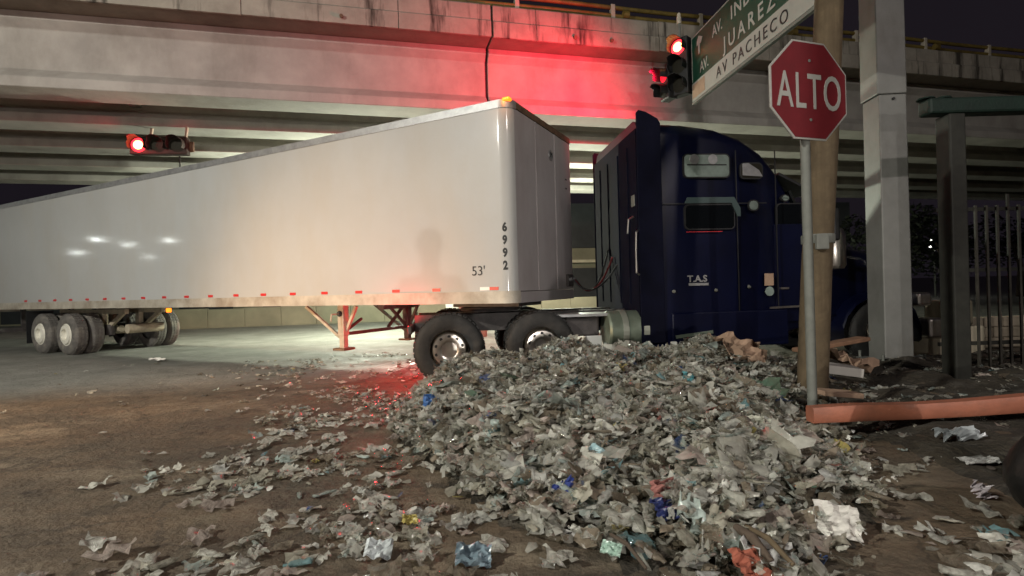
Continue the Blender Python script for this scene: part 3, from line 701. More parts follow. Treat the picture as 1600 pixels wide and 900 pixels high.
def hoses():
    tm = Matrix.Translation((1.86, 9.24, 0)) @ Matrix.Rotation(TR, 4, 'Z'); tt = Matrix.Translation((.616, 8.66, 0)) @ Matrix.Rotation(TA, 4, 'Z')
    for k, (m, col, nm) in enumerate((('black', 'black', 'air_hose'), ('sign_red', 'red', 'air_hose'), ('black', 'black', 'power_cable'))):
        a = tt @ Vector((.12, .83 + .08 * k, 1.52)); b = tm @ Vector((-.06, -.2 + .25 * k, 1.75 + .15 * k))
        pts = []
        for i in range(15):
            u = i / 14; p = a.lerp(b, u); p.z -= (.42 + .1 * k) * 4 * u * (1 - u) * .7; p.y -= .1 * sin(u * pi) * (k - 1); pts.append(p)
        o = MB().tube(pts, .017, 8).build(nm, m, smooth=1)
        tag(o, ['black air hose sagging between cab and trailer, lowest of the three', 'red air hose sagging between cab and trailer nose', 'thick black electric cable looped highest between cab and trailer'][k], 'hose')
hoses()

# ================================================================== TRAFFIC SIGNALS
def octagon(w): r = w / 2 / cos(pi / 8); return [(r * cos(pi / 8 + k * pi / 4), r * sin(pi / 8 + k * pi / 4)) for k in range(8)]
def signal_head(t, loc, face, n=3, lit=0, horiz=False, lens=.12, glow='red_glow', core=True, power=0, beam=None, coresize=.62, hm='black'):
    """housing with n lenses; face = facing direction (world xy)"""
    a = math.atan2(face[1], face[0]) + pi / 2      # local -y faces outward
    e = MB(); s = lens * 2.55
    if horiz: e.box((-n * s / 2, -.1, -s / 2), (n * s / 2, .1, s / 2))
    else: e.box((-s / 2, -.1, -n * s / 2), (s / 2, .1, n * s / 2))
    h = e.build('housing', hm, t, bevel=.025); h.location = loc; h.rotation_euler = (0, 0, a)
    for k in range(n):
        cx, cz = ((k - (n - 1) / 2) * s, 0) if horiz else (0, ((n - 1) / 2 - k) * s)
        m = glow if k == lit else 'lens_off'
        ln = MB().lathe([(0, -.125), (lens * .6, -.12), (lens, -.105)], 24, 'y', (cx, 0, cz)).build('lens', m, h, smooth=1)
        if k == lit and core: MB().lathe([(0, -.135), (lens * coresize, -.13), (lens * coresize, -.12)], 24, 'y', (cx, 0, cz)).build('bulb', 'red_core', h)
        # visor: open-bottom tunnel
        rings = []
        for j in range(13):
            ang = R(-30 + 240 * j / 12); rr_ = lens * 1.1
            rings.append([(cx + rr_ * cos(ang), -.10, cz + rr_ * sin(ang)), (cx + rr_ * cos(ang), -.10 - (.26 if 30 < math.degrees(ang) < 150 else .16), cz + rr_ * sin(ang)),
                          (cx + (rr_ + .006) * cos(ang), -.10 - (.26 if 30 < math.degrees(ang) < 150 else .16), cz + (rr_ + .006) * sin(ang)), (cx + (rr_ + .006) * cos(ang), -.10, cz + (rr_ + .006) * sin(ang))])
        MB().loft(rings).build('visor', hm, h)
        if k == lit and power:
            if beam: lamp('SPOT', 'signal_light', h, (cx, -.40, cz), Matrix.Rotation(-a, 3, 'Z') @ Vector(beam), power, (1, .006, .04), .14, 140, 1)
            else: lamp('POINT', 'signal_light', h, (cx, -.44, cz), (0, -1, 0), power, (1, .012, .045), .05)
    return h
def make_signals():
    t = thing('traffic_signal', 'black three-lens traffic signal lit red at the end of the green street sign', 'traffic light', (3.33, 9.95, 0))
    signal_head(t, (0, 0, 5.50), (-.72, -.69), 3, 0, lens=.14, power=1.3)
    signal_head(t, (-.20, .16, 5.25), (-.96, -.26), 2, 0, lens=.12, glow='red_soft', core=False, power=P_RED, beam=(-.62, .78, -.16))
    MB().tube([(.0, .06, 5.94), (.0, .06, 6.36)], .03, 8).build('hanger', 'galv', t)
    MB().lathe([(.0, .22), (.03, .2), (.045, .1), (.045, 0), (0, 0)], 10, 'z', (0, .06, 6.36)).build('finial', 'rail_post', t)
    MB().bar((0, .1, 5.6), (.28, -.1, 5.6), .05, .05).build('bracket', 'rusty', t)
    MB().bar((-.2, .2, 5.3), (.0, .0, 5.3), .04, .04).build('bracket', 'rusty', t)
    t2 = thing('traffic_signal', 'horizontal traffic signal lit red hung under the overpass girders at left', 'traffic light', (-8.72, 12.35, 0))
    signal_head(t2, (.48, .05, 4.98), (.12, -1), 3, 0, horiz=True, hm='signal_brown', lens=.165, power=20)
    MB().box((-.05, .16, 4.86), (1.2, .2, 5.1)).build('back_bracket', 'rusty', t2)
    for x in (.1, .95): MB().bar((x, .22, 4.98), (x, .35, 5.52), .05, .05).build('hanger', 'rail_post', t2)
make_signals()

# ================================================================== STREET SIGN ON ITS MAST ARM
def make_street_sign():
    d = Vector((.1035, -.9946, 0)); a = math.atan2(d.y, d.x)
    t = thing('street_sign', 'large green overhead street sign with a white strip reading AV PACHECO', 'street sign', (3.475, 9.8, 0), a)
    # local x toward viewer, local -y = facing -X
    MB().box((0, 0, 5.12), (4.7, .04, 5.97)).build('green_panel', 'sign_green', t, bevel=.004)
    MB().box((0.0, -.003, 4.79), (4.7, .037, 5.115)).build('white_panel', 'sign_white', t, bevel=.004)
    b = MB(); b.box((.02, -.006, 5.935), (4.68, -.001, 5.955)); b.box((.02, -.006, 5.14), (.035, -.001, 5.93)); b.build('border', 'sign_white', t)
    MB().box((-.02, .0, 4.74), (4.72, .06, 4.785)).build('bottom_edge', 'galv', t)
    rot = (R(90), 0, 0)
    text_obj('AV.', .27, 'sign_white', t, loc=(.34, -.006, 5.20), bold=.003, sx=.8)
    text_obj('JUAREZ', .33, 'sign_white', t, loc=(1.18, -.006, 5.20), bold=.004, sx=.95, space=1.45)
    text_obj('AV.', .27, 'sign_white', t, loc=(.82, -.006, 5.60), bold=.003, sx=.85)
    text_obj('INDEP', .30, 'sign_white', t, loc=(1.42, -.006, 5.60), bold=.004, space=1.2)
    text_obj('AV PACHECO', .26, 'ink', t, loc=(.92, -.008, 4.86), bold=.0, space=1.38, sx=.95)
    ar = MB(); ar.bar((.32, -.005, 5.55), (.32, -.005, 5.74), .008, .05, (1, 0, 0)); ar.prism([(.24, 5.72), (.40, 5.72), (.46, 5.80), (.32, 5.88), (.24, 5.80)], -.008, -.002); ar.build('arrow', 'sign_white', t)
    MB().box((.02, -.006, 4.83), (.5, -.0035, 5.08)).build('patch', 'cardboard', t)
    # arm
    MB().tube([(-.05, .12, 5.55), (4.0, .12, 5.6), (9.3, .12, 5.7)], [.06, .08, .11], 12).build('mast_arm', 'galv', t, smooth=1)
    MB().tube([(9.3, .12, 0), (9.3, .12, 6.2)], [.17, .12], 16).build('mast_pole', 'galv', t, smooth=1)
make_street_sign()

# ================================================================== ALTO SIGN
def make_alto():
    a = R(18)
    t = thing('stop_sign', 'red octagonal ALTO stop sign on a thin grey pole beside the heap', 'stop sign', (2.76, 4.8, 0), a)
    MB().tube([(.005, .045, -.1), (.0, .045, 3.5)], .043, 12).build('pole', 'galv', t, smooth=1)
    zc = 3.13
    def oct_(w, y0, y1): return MB().prism([(x, z + zc) for x, z in octagon(w)], y0, y1)
    oct_(.90, -.018, -.006).build('white_border', 'sign_white', t, bevel=.002, seg=1)
    oct_(.865, -.0215, -.0185).build('red_plate', 'sign_red', t)
    oct_(.895, -.0055, .002).build('back_plate', 'sign_back', t)
    text_obj('ALTO', .46, 'sign_white', t, loc=(0, -.024, zc - .165), bold=.002, sx=.60, align='CENTER', space=1.12)
    for z in (3.4, 2.86): MB().lathe([(0, -.008), (.013, -.006), (.014, 0)], 10, 'y', (0, -.024, z)).build('bolt', 'galv', t)
    MB().box((-.06, .0, 2.80), (.06, .09, 2.84)).build('clamp', 'galv', t)
make_alto()
# ================================================================== POLES
def make_poles():
    t = thing('utility_pole', 'brown wooden utility pole leaning right behind the ALTO sign', 'utility pole', (3.22, 5.7, 0))
    MB().tube([(0, 0, -.1), (.10, .0, 1.5), (.22, 0, 3.0), (.42, .0, 6), (.62, 0, 9)], [.155, .15, .145, .135, .12], 16).build('shaft', 'wood_pole', t, smooth=1)
    MB().lathe([(.158, -.05), (.165, -.04), (.165, .04), (.158, .05)], 16, 'z', (.125, 0, 1.84)).build('metal_band', 'galv', t)
    MB().box((.0, -.20, 1.72), (.13, -.15, 1.88)).build('meter_plate', 'galv', t, bevel=.01)
    t = thing('steel_column', 'tall square grey steel column standing in dirt right of the ALTO sign', 'column', (5.58, 7.75, 0), R(-4))
    def sq(w, d): return [(-w, -d), (w, -d), (w, d), (-w, d)]
    MB().loft([[(x, y, -.1) for x, y in sq(.20, .20)], [(x - .0, y, 4.05) for x, y in sq(.19, .20)]]).build('lower_shaft', 'steel_grey', t, bevel=.015)
    MB().loft([[(x - .012, y, 4.056) for x, y in sq(.205, .21)], [(x, y, 12) for x, y in sq(.18, .19)]]).build('upper_shaft', 'steel_grey', t, bevel=.015)
    MB().box((-.34, -.34, .16), (.34, .34, .20)).build('base_plate', 'steel_grey', t)
    for sx in (-.28, .28):
        for sy in (-.28, .28): MB().tube([(sx, sy, .2), (sx, sy, .30)], .02, 6).build('anchor_bolt', 'galv', t)
    MB().tube([(-.0, -.225, 3.98), (.0, -.205, 3.98)], .02, 8).build('bolt', 'black', t)
make_poles()

# ================================================================== GATE, FENCE, RIGHT SIDE
def make_right():
    t = thing('gate_frame', 'dark green steel gateway with one post and overhead beam at right edge', 'gate', (5.42, 6.4, 0))
    MB().box((-.11, -.11, .0), (.09, .11, 3.36)).build('post', 'fence_paint', t, bevel=.02)
    MB().box((-.33, -.1, 3.365), (4.2, .1, 3.56)).build('beam', 'green_paint', t, bevel=.03)
    for x in (-.3, -.1): MB().lathe([(0, .02), (.09, .02), (.1, 0)], 10, 'z', (x, 0, 3.56)).build('beam_cap', 'green_paint', t)
    t = thing('metal_fence', 'dark metal fence of vertical pickets right of the green gate post', 'fence', (5.7, 7.1, 0), R(2))
    for i in range(33):
        x = .16 + i * .152
        MB().box((x, -.012, .12), (x + .03, .012, 2.35 if i % 6 else 2.5)).build('picket', 'fence_bar', t)
    for z in (.45, 1.45, 2.28): MB().box((.1, .018, z), (5.2, .055, z + .05)).build('fence_rail', 'fence_paint', t)
    t = thing('concrete_block', 'pale square concrete block beside the truck nose behind the gate post', 'block', (7.15, 9.1, 0), R(8))
    MB().box((-.1, -.4, 0), (.75, .4, .55)).build('base', 'palewall', t, bevel=.03)
    MB().box((.25, -.25, .552), (.7, .25, .98)).build('cap', 'building', t, bevel=.03)
    # low pale wall behind the fence
    t = thing('low_wall', 'low pale block wall behind the picket fence at right edge', 'wall', (7.4, 9.9, 0), R(6))
    for r_ in range(3):
        for i in range(14):
            x = i * .42 + (r_ % 2) * .21
            o = MB().box((x, 0, r_ * .2), (x + .405, .18, r_ * .2 + .19)).build('block', 'palewall', t, bevel=.01, seg=1)
    o = None
    # orange rail lying across the verge
    pts = [(2.54, 4.52, .20), (2.9, 4.50, .215), (3.4, 4.46, .225), (3.8, 4.43, .245), (4.3, 4.40, .28), (5.0, 4.36, .35)]
    rings = []
    for i, p in enumerate(pts):
        h = .066 + .004 * sin(i * 2); y = p[1]; z = p[2] + .04
        rings.append([(p[0], y - .05, z - h), (p[0], y - .065, z - h * .6), (p[0], y - .065, z + h * .6), (p[0], y - .05, z + h), (p[0], y + .05, z + h), (p[0], y + .06, z + h * .6), (p[0], y + .06, z - h * .6), (p[0], y + .05, z - h)])
    o = MB().loft(rings).build('orange_beam', 'orange', smooth=.8); tag(o, 'faded orange beam lying across the dirt from the ALTO pole to the right', 'beam')
    # boards and slabs on the verge behind the ALTO pole
    def plank(a, b, w, h, nm, m, lab, cat):
        o = MB().bar(a, b, w, h).build(nm, m, bevel=.008); tag(o, lab, cat)
    plank((3.45, 6.35, .55), (4.55, 6.8, .62), .18, .05, 'wooden_plank', 'wood_board', 'brown wooden plank lying tilted behind the ALTO pole', 'plank')
    plank((3.55, 6.2, .38), (4.0, 6.1, .32), .35, .10, 'concrete_chunk', 'concrete', 'grey concrete chunk under the brown plank', 'rubble')
    plank((3.0, 5.2, .29), (3.42, 5.25, .24), .22, .05, 'wooden_plank', 'cardboard', 'short pinkish board beside the foot of the ALTO pole', 'plank')
    o = crumple('cardboard_sheet', (2.72, 6.15, .60), .72, .50, (.55, .25, .4), 'cardboard', 5); tag(o, 'large crumpled brown cardboard sheet on the right end of the heap', 'cardboard')
    o = crumple('cardboard_sheet', (4.35, 6.9, .36), .8, .6, (.3, .1, 1.2), 'cardboard', 8, .12); tag(o, 'torn reddish cardboard lying in dirt before the steel column', 'cardboard')
    # big black sack with orange print at the right edge
    mb = MB(); rings = []
    for i in range(9):
        u = i / 8; z = u * .62; rr = .30 * (sin(pi * min(1, u * 1.05 + .12)) ** .6) * (1 - .35 * u)
        rings.append([(rr * (1 + .18 * noise.noise(Vector((cos(a) * 1.7, sin(a) * 1.7, u * 3)))) * cos(a), rr * (1 + .2 * noise.noise(Vector((cos(a) * 2, sin(a) * 2, u * 3 + 9)))) * sin(a), z) for a in np.linspace(0, 2 * pi, 20, endpoint=False)])
    mb.loft(rings)
    t = thing('rubbish_sack', 'bulging black sack with faded orange print at the lower right edge', 'sack', (2.88, 2.72, .12), 0)
    mb.build('bag', 'sack', t, smooth=1.2)
    MB().lathe([(.0, -.03), (.12, -.02), (.15, .0), (.13, .02)], 14, 'y', (-.06, -.245, .33)).build('print_patch', 'rust_orange', t, smooth=1)
    t = thing('kerb', 'narrow grey concrete kerb running past the black sack at right', 'kerb', (2.75, 2.3, .0), R(55))
    for i in range(4): MB().box((i * .42 - .6, -.05, .0), (i * .42 - .6 + .41, .05, .17)).build('kerb_stone', 'concrete', t, bevel=.012)

def crumple(name, loc, w, d, rot, m, seed, amp=.08, n=10):
    mb = MB()
    def P(i, j):
        u = i / n - .5; v = j / n - .5
        z = amp * (noise.noise(Vector((u * 4 + seed, v * 4, seed))) * 1.6 + .6 * noise.noise(Vector((u * 11 + seed, v * 11, 2.))))
        return (u * w + .15 * z, v * d - .1 * z, z)
    mb.v = [P(i, j) for i in range(n + 1) for j in range(n + 1)]
    mb.v += [(x, y, z - .006) for x, y, z in mb.v]
    K = (n + 1) ** 2
    for i in range(n):
        for j in range(n):
            a = i * (n + 1) + j; mb.f += [(a, a + n + 1, a + n + 2, a + 1), (K + a, K + a + 1, K + a + n + 2, K + a + n + 1)]
    for i in range(n):
        for a, b in ((i, i + 1), (n * (n + 1) + i, n * (n + 1) + i + 1), (i * (n + 1), (i + 1) * (n + 1)), (i * (n + 1) + n, (i + 1) * (n + 1) + n)): mb.f.append((a, b, K + b, K + a))
    mb.mi = [0] * len(mb.f)
    o = mb.build(name, m); o.location = loc; o.rotation_euler = rot
    return o
make_right()

# ================================================================== BACKGROUND beyond the overpass
def make_background():
    t = thing('building', 'long low olive building with a pale canopy strip seen beyond the overpass', 'building', (-6, 33, 0), R(8))
    MB().box((-30, 0, 0), (30, 8, 3.9)).build('wall', 'building', t)
    MB().box((-30.2, -.3, 3.91), (30.2, 8.2, 6.8)).build('upper_wall', 'roofdark', t)
    MB().box((-30, -1.2, 2.9), (30, -.01, 3.08)).build('canopy', 'palewall', t)
    for i in range(12):
        x = -28 + i * 4.7
        f = MB().box((x, -.04, .1), (x + 3, -.005, 2.6)).build('shutter', 'roofdark', t)
    t = thing('boundary_wall', 'low tan wall running along the far side of the lit road', 'wall', (-2, 25, 0), R(11))
    for i in range(26): MB().box((-16 + i * 1.5, 0, 0), (-16 + i * 1.5 + 1.485, .2, .82 + .02 * (i % 3))).build('panel', 'building', t, bevel=.01, seg=1)
    # distant lamps
    for x, y, z, lab in ((26, 34.5, 3.7, 'small bright lamp far off beyond the truck nose, left of two'), (28.7, 35.5, 3.4, 'small double lamp far off beside the gate post, right of two')):
        t = thing('distant_lamp', lab, 'street lamp', (x, y, 0), 0)
        MB().tube([(0, 0, 0), (0, 0, z)], .06, 8).build('pole', 'galv', t)
        n = 2 if 'double' in lab else 1
        for k in range(n): MB().box((-.32, -.2, z + k * .35), (.32, .1, z + .18 + k * .35)).build('lamp_head', 'dist_lamp_glow', t, bevel=.05)
    # dark trees
    for k, (x, y, h, lab) in enumerate(((17, 24, 4.2, 'dark bushy tree beyond the truck hood'), (24, 29, 5.0, 'dark tree behind the steel column under the overpass'), (32, 33, 5.2, 'broad dark tree behind the picket fence'), (22, 18, 3.4, 'low dark tree nearest behind the picket fence'))):
        t = thing('tree', lab, 'tree', (x, y, 0))
        MB().tube([(0, 0, 0), (.1, 0, h * .35), (-.1, .1, h * .7)], [.2, .15, .08], 8).build('trunk', 'bark', t)
        n = 2600; v = []; f = []
        cl = [(random.uniform(-1.8, 1.8), random.uniform(-1.4, 1.4), random.uniform(h * .35, h * .95), random.uniform(.6, 1.2)) for _ in range(14)]
        for i in range(n):
            c = random.choice(cl); d = Vector((random.gauss(0, 1), random.gauss(0, 1), random.gauss(0, 1))).normalized() * c[3] * random.uniform(.6, 1.05)
            p = Vector(c[:3]) + d; a = Vector((random.gauss(0, 1), random.gauss(0, 1), random.gauss(0, 1))).normalized() * .14; b = a.orthogonal().normalized() * .07
            kk = len(v); v += [tuple(p - a), tuple(p + b), tuple(p + a), tuple(p - b)]; f.append((kk, kk + 1, kk + 2, kk + 3))
        me = bpy.data.meshes.new('crown'); me.from_pydata(v, [], f); me.materials.append(M['foliage']); o = bpy.data.objects.new('crown', me); COL.objects.link(o); o.parent = t
        MB().tube([(0, 0, h * .5), (.7, .2, h * .8)], [.08, .03], 6).build('limb', 'bark', t); MB().tube([(0, 0, h * .4), (-.8, -.2, h * .75)], [.08, .03], 6).build('limb', 'bark', t)
    # pale litter bags by the far lane, seen between trailer and cab
    for k, (x, y) in enumerate(((2.1, 15.6), (2.7, 15.9), (1.5, 16.0))):
        o = crumple('litter_bag', (x, y, .35), .9, .6, (.5, .2, k), 'sign_white', 20 + k, .28); tag(o, ('whitish crumpled sheeting beyond the truck frame, nearest the trailer', 'whitish crumpled sheeting beyond the truck frame, nearest the cab', 'whitish crumpled sheeting beyond the truck frame, mostly hidden by the trailer')[k], 'plastic sheeting')
make_background()

# ================================================================== STREET LAMPS (outside the frame)
def street_lamp(x, y, h, aim, lens_m, power=0, lab='', color=(1, .98, .88), size=.5):
    a = math.atan2(aim[1] - y, aim[0] - x)
    t = thing('street_lamp', lab, 'street lamp', (x, y, 0), a)
    MB().tube([(0, 0, 0), (0, 0, h * .6), (.05, 0, h - .4), (.5, 0, h), (1.6, 0, h + .15)], [.12, .09, .07, .05, .04], 12).build('pole', 'galv', t, smooth=1)
    hd = MB().box((1.4, -.18, h + .08), (2.1, .18, h + .22)).build('lamp_head', 'alu', t, bevel=.03)
    MB().lathe([(0, -.13), (.1, -.115), (.17, -.06), (.19, 0), (0, 0)], 20, 'z', (1.76, 0, h + .078)).build('lamp_lens', lens_m, hd, smooth=1)
    if power: lamp('AREA', 'lamp_light', t, (1.76, 0, h - .08), (.35, 0, -1), power, color, size)
street_lamp(-12.5, -5.0, 8.5, (-4, 7), 'lamp_glow', P_STREET, 'tall street lamp behind the viewer on the left kerb')
street_lamp(8, -8.5, 9, (3, 4), 'lamp_glow', 800, 'added unseen street lamp behind the viewer at right, lighting the trailer nose', (1, .9, .86))  # added lamp, brightens the trailer nose
for k, (x, y) in enumerate(((-34, 11.5), (-36, 15), (-41, 13.5), (-46, 16.5), (-52, 12.0), (-39, 21))):
    street_lamp(x, y - 1.8, 4.85 + .13 * (k % 3), (0, y), 'far_lamp_glow', 0, ['street lamp down the avenue, nearest of the row', 'street lamp down the avenue by the far kerb', 'third street lamp down the avenue', 'farther street lamp down the avenue right side', 'farthest street lamp down the avenue', 'street lamp standing far out on the right of the avenue'][k])

# ================================================================== CARS (outside the frame, their headlights light the scene)
def make_car(loc, rz, lab, lit, glow, power, color, spot=70, tilt=0.0, hz=.0):
    t = thing('parked_car', lab, 'car', loc, rz)      # local +x forward
    st = [(-2.1, .80, .35, .85), (-2.0, .86, .3, 1.0), (-1.5, .88, .25, 1.08), (-.6, .88, .25, 1.05), (.7, .88, .25, 1.02), (1.4, .86, .25, .95), (2.0, .82, .3, .82), (2.15, .74, .35, .65)]
    MB().loft([[(x, y, z) for y, z in rrect(w, z0, z1 + hz, .12)] for x, w, z0, z1 in st]).build('body', 'car_grey', t, smooth=.6)
    ca = [(-1.7, .72, 1.05), (-1.2, .70, 1.42), (-.2, .70, 1.48), (.4, .70, 1.40), (1.0, .74, 1.0)]
    MB().loft([[(x, y, z) for y, z in rrect(w, .95 + hz, z1 + hz, .03)] for x, w, z1 in ca]).build('cabin', 'glass', t, smooth=.6)
    for x in (-1.3, 1.35):
        for s in (-1, 1):
            r = MB().lathe([(.19, 0), (.17, .03), (0, .02)], 20, 'y', (0, 0, 0)).build('wheel', 'alu', t); r.location = (x, s * .86, .32)
            MB().lathe([(.19, -.1), (.30, -.1), (.32, -.07), (.32, .07), (.30, .1), (.19, .1)], 24, 'y').build('tyre', 'tyre', r, smooth=.6)
    for s in (-1, 1):
        hl = MB().lathe([(0, .03), (.09, .02), (.1, 0)], 18, 'x', (2.12, s * .58, .68 + hz)).build('headlight', glow if s in lit else 'lens_off', t)
        if s in lit: lamp('SPOT', 'headlight_beam', hl, (2.2, s * .58, .68 + hz), (1, 0, tilt), power, color, .06, spot, 1)
    MB().box((2.1, -.4, .45), (2.18, .4, .6)).build('grille', 'black', t)
    return t
# car on the road hump behind the viewer: one headlight works, throws the viewer's shadow on the trailer
HX, HY = 1.15, -8.6
ang = math.atan2(8.8 - HY, -3.5 - HX)
c_ = Vector((cos(ang), sin(ang))); nrm = Vector((-c_.y, c_.x))
cx = HX - 2.2 * c_.x - .58 * nrm.x; cy = HY - 2.2 * c_.y - .58 * nrm.y
make_car((cx, cy, 0), ang, 'tall grey car behind the viewer with one headlight lit', (1,), 'head_glow', P_HEAD * 10, (1, .95, .88), 84, .02, .66)
make_car((-10.2, 1.2, 0), math.atan2(7.6, 6.6), 'grey car left of the frame with warm headlights on', (-1, 1), 'warm_glow', P_WARM * 5, (1, .62, .34), 62, -.03)

# ================================================================== THE PHOTOGRAPHER (behind the camera; only the shadow shows)
def make_person():
    t = thing('person', 'standing person in dark jacket holding up a phone behind the view', 'person', (-.02, -.50, 0))
    V = []; E = []; RD = []
    def n(p, r, frm=None):
        V.append(p); RD.append(r)
        if frm is not None: E.append((frm, len(V) - 1))
        return len(V) - 1
    pel = n((0, 0, .93), (.17, .13)); ch0 = n((0, 0, 1.12), (.165, .12), pel); ch = n((0, .0, 1.32), (.19, .13), ch0); nb = n((0, 0, 1.46), (.10, .09), ch)
    nk = n((0, .01, 1.53), (.06, .06), nb); h0 = n((0, .03, 1.61), (.085, .10), nk); h1 = n((0, .02, 1.69), (.09, .11), h0); h2 = n((0, .01, 1.76), (.055, .07), h1)
    nose = n((0, .13, 1.63), (.018, .02), h0)
    for s in (-1, 1):
        hp = n((s * .10, 0, .86), (.10, .10), pel); kn = n((s * .12, .03, .48), (.065, .07), hp); an = n((s * .13, 0, .09), (.045, .05), kn); ft = n((s * .14, .10, .05), (.045, .035), an); n((s * .15, .19, .035), (.035, .025), ft)
        sh = n((s * .20, 0, 1.41), (.075, .075), ch); el = n((s * .29, .10, 1.17), (.052, .052), sh); wr = n((s * .15, .27, 1.33), (.032, .034), el); pm = n((s * .105, .33, 1.375), (.034, .024), wr)
        for k in range(4):
            a = n((s * .09, .37 + .004 * k, 1.41 - .021 * k), (.011, .011), pm); b = n((s * .07, .395, 1.425 - .022 * k), (.010, .010), a); n((s * .045, .395, 1.42 - .022 * k), (.008, .008), b)
        th = n((s * .10, .33, 1.41), (.012, .012), pm); n((s * .075, .345, 1.435), (.010, .010), th)
        n((s * .088, .0, 1.66), (.014, .02), h1)
    me = bpy.data.meshes.new('body'); me.from_pydata(V, E, []); o = bpy.data.objects.new('tmp_body', me); COL.objects.link(o)
    sk = o.modifiers.new('s', 'SKIN'); sk.use_smooth_shade = True
    for i, r in enumerate(RD): me.skin_vertices[0].data[i].radius = r
    me.skin_vertices[0].data[0].use_root = True
    sb = o.modifiers.new('b', 'SUBSURF'); sb.levels = 1; sb.render_levels = 1
    m2 = bpy.data.meshes.new_from_object(o.evaluated_get(bpy.context.evaluated_depsgraph_get())); bpy.data.objects.remove(o)
    for k in ('jacket', 'trousers', 'skin'): m2.materials.append(M[k])
    for p in m2.polygons:
        c = p.center
        p.material_index = 2 if (c.z > 1.52 or (c.y > .28 and c.z > 1.2)) else (1 if c.z < .92 else 0)
    b = bpy.data.objects.new('body', m2); COL.objects.link(b); b.parent = t
    hair = MB(); hair.lathe([(.098, 0), (.105, .05), (.09, .11), (.05, .15), (0, .16)], 16, 'z', (0, -.0, 1.68)); hair.build('hair', 'black', t, smooth=1)
    for s in (-1, 1): MB().lathe([(0, .012), (.012, .008), (.014, 0)], 8, 'y', (s * .035, .118, 1.665)).build('eye', 'sign_white', t)
    p = thing('phone', 'dark phone held level in both hands of the standing person', 'phone', (-.02, -.075, 1.36))
    MB().box((-.075, -.004, -.0), (.075, .004, .075)).build('case', 'black', p, bevel=.003)
make_person()

# ================================================================== WASTE
TINTS = [((.62, .61, .54), 34), ((.46, .44, .36), 24), ((.70, .70, .64), 14), ((.27, .225, .17), 12), ((.50, .42, .37), 7), ((.46, .54, .50), 6), ((.10, .08, .06), 7),
         ((.55, .55, .52), 3), ((.24, .44, .47), .8), ((.05, .10, .26), .6), ((.34, .13, .11), .5), ((.42, .36, .12), .3), ((.12, .20, .14), .3)]
TW = np.array([w for _, w in TINTS]); TW = TW / TW.sum(); TC = np.array([c for c, _ in TINTS])
def proto_bottle(seed, seg=9, rings=9):
    """crushed bottle: flattened crumpled tube with shoulder, neck and cap ring"""
    r = np.random.default_rng(seed); fl = r.uniform(.25, .6); tw = r.uniform(-.5, .5); bend = r.uniform(-.25, .25)
    prof = [(0, .55), (.03, .95), (.16, 1), (.3, .93), (.45, 1), (.6, .96), (.74, .8), (.86, .42), (1, .36)][:rings]
    V = []
    for i, (u, k) in enumerate(prof):
        c = r.uniform(.8, 1.1)
        for j in range(seg):
            a = 2 * pi * j / seg + tw * u; q = k * .17 * (1 + r.uniform(-.28, .22) * (1 if i < 7 else .2)) * c
            V.append(((u - .5), q * cos(a) * 1.15 + bend * (u - .5) ** 2, q * sin(a) * (fl if i < 7 else max(.6, fl)) + r.uniform(-.015, .015)))
    F = []
    for i in range(len(prof) - 1):
        for j in range(seg):
            q = (j + 1) % seg; a, b, c, d = i * seg + j, i * seg + q, (i + 1) * seg + q, (i + 1) * seg + j
            F += [(a, b, c), (a, c, d)]
    for i in (0, len(prof) - 1):
        k = len(V); V.append(tuple(np.mean(np.array(V[i * seg:(i + 1) * seg]), 0)))
        for j in range(seg): F.append((i * seg + j, i * seg + (j + 1) % seg, k))
    return np.array(V), np.array(F)
def proto_film(seed, n=5):
    r = np.random.default_rng(seed); V = []; asp = r.uniform(.45, .9); cu = r.uniform(-1.2, 1.2)
    ph = r.uniform(0, 6, 6)
    for i in range(n + 1):
        for j in range(n + 1):
            u = i / n - .5; v = (j / n - .5) * asp
            u2 = u + r.uniform(-.07, .07); v2 = v + r.uniform(-.07, .07)
            z = .10 * sin(7 * u + ph[0]) * cos(8 * v + ph[1]) + .07 * sin(13 * v + ph[2] + 5 * u) + cu * u * u * .5 + r.uniform(-.05, .05)
            V.append((u2, v2, z))
    F = []
    cutp = r.uniform(0, 1, (n, n))
    for i in range(n):
        for j in range(n):
            if (i in (0, n - 1) or j in (0, n - 1)) and cutp[i, j] < .3: continue
            a = i * (n + 1) + j; F += [(a, a + n + 1, a + n + 2), (a, a + n + 2, a + 1)]
    return np.array(V), np.array(F)
def proto_shard(seed):
    r = np.random.default_rng(seed); k = 6
    V = [(0, 0, r.uniform(.05, .15))] + [(cos(2 * pi * i / k) * r.uniform(.25, .55), sin(2 * pi * i / k) * r.uniform(.2, .4), r.uniform(-.1, .1)) for i in range(k)]
    return np.array(V), np.array([(0, 1 + i, 1 + (i + 1) % k) for i in range(k)])
PB = [proto_bottle(i) for i in range(16)]; PF = [proto_film(100 + i) for i in range(24)]; PS = [proto_shard(200 + i) for i in range(12)]
def rotm(rx, ry, rz):
    return np.array(Matrix.Rotation(rz, 3, 'Z') @ Matrix.Rotation(ry, 3, 'Y') @ Matrix.Rotation(rx, 3, 'X'))
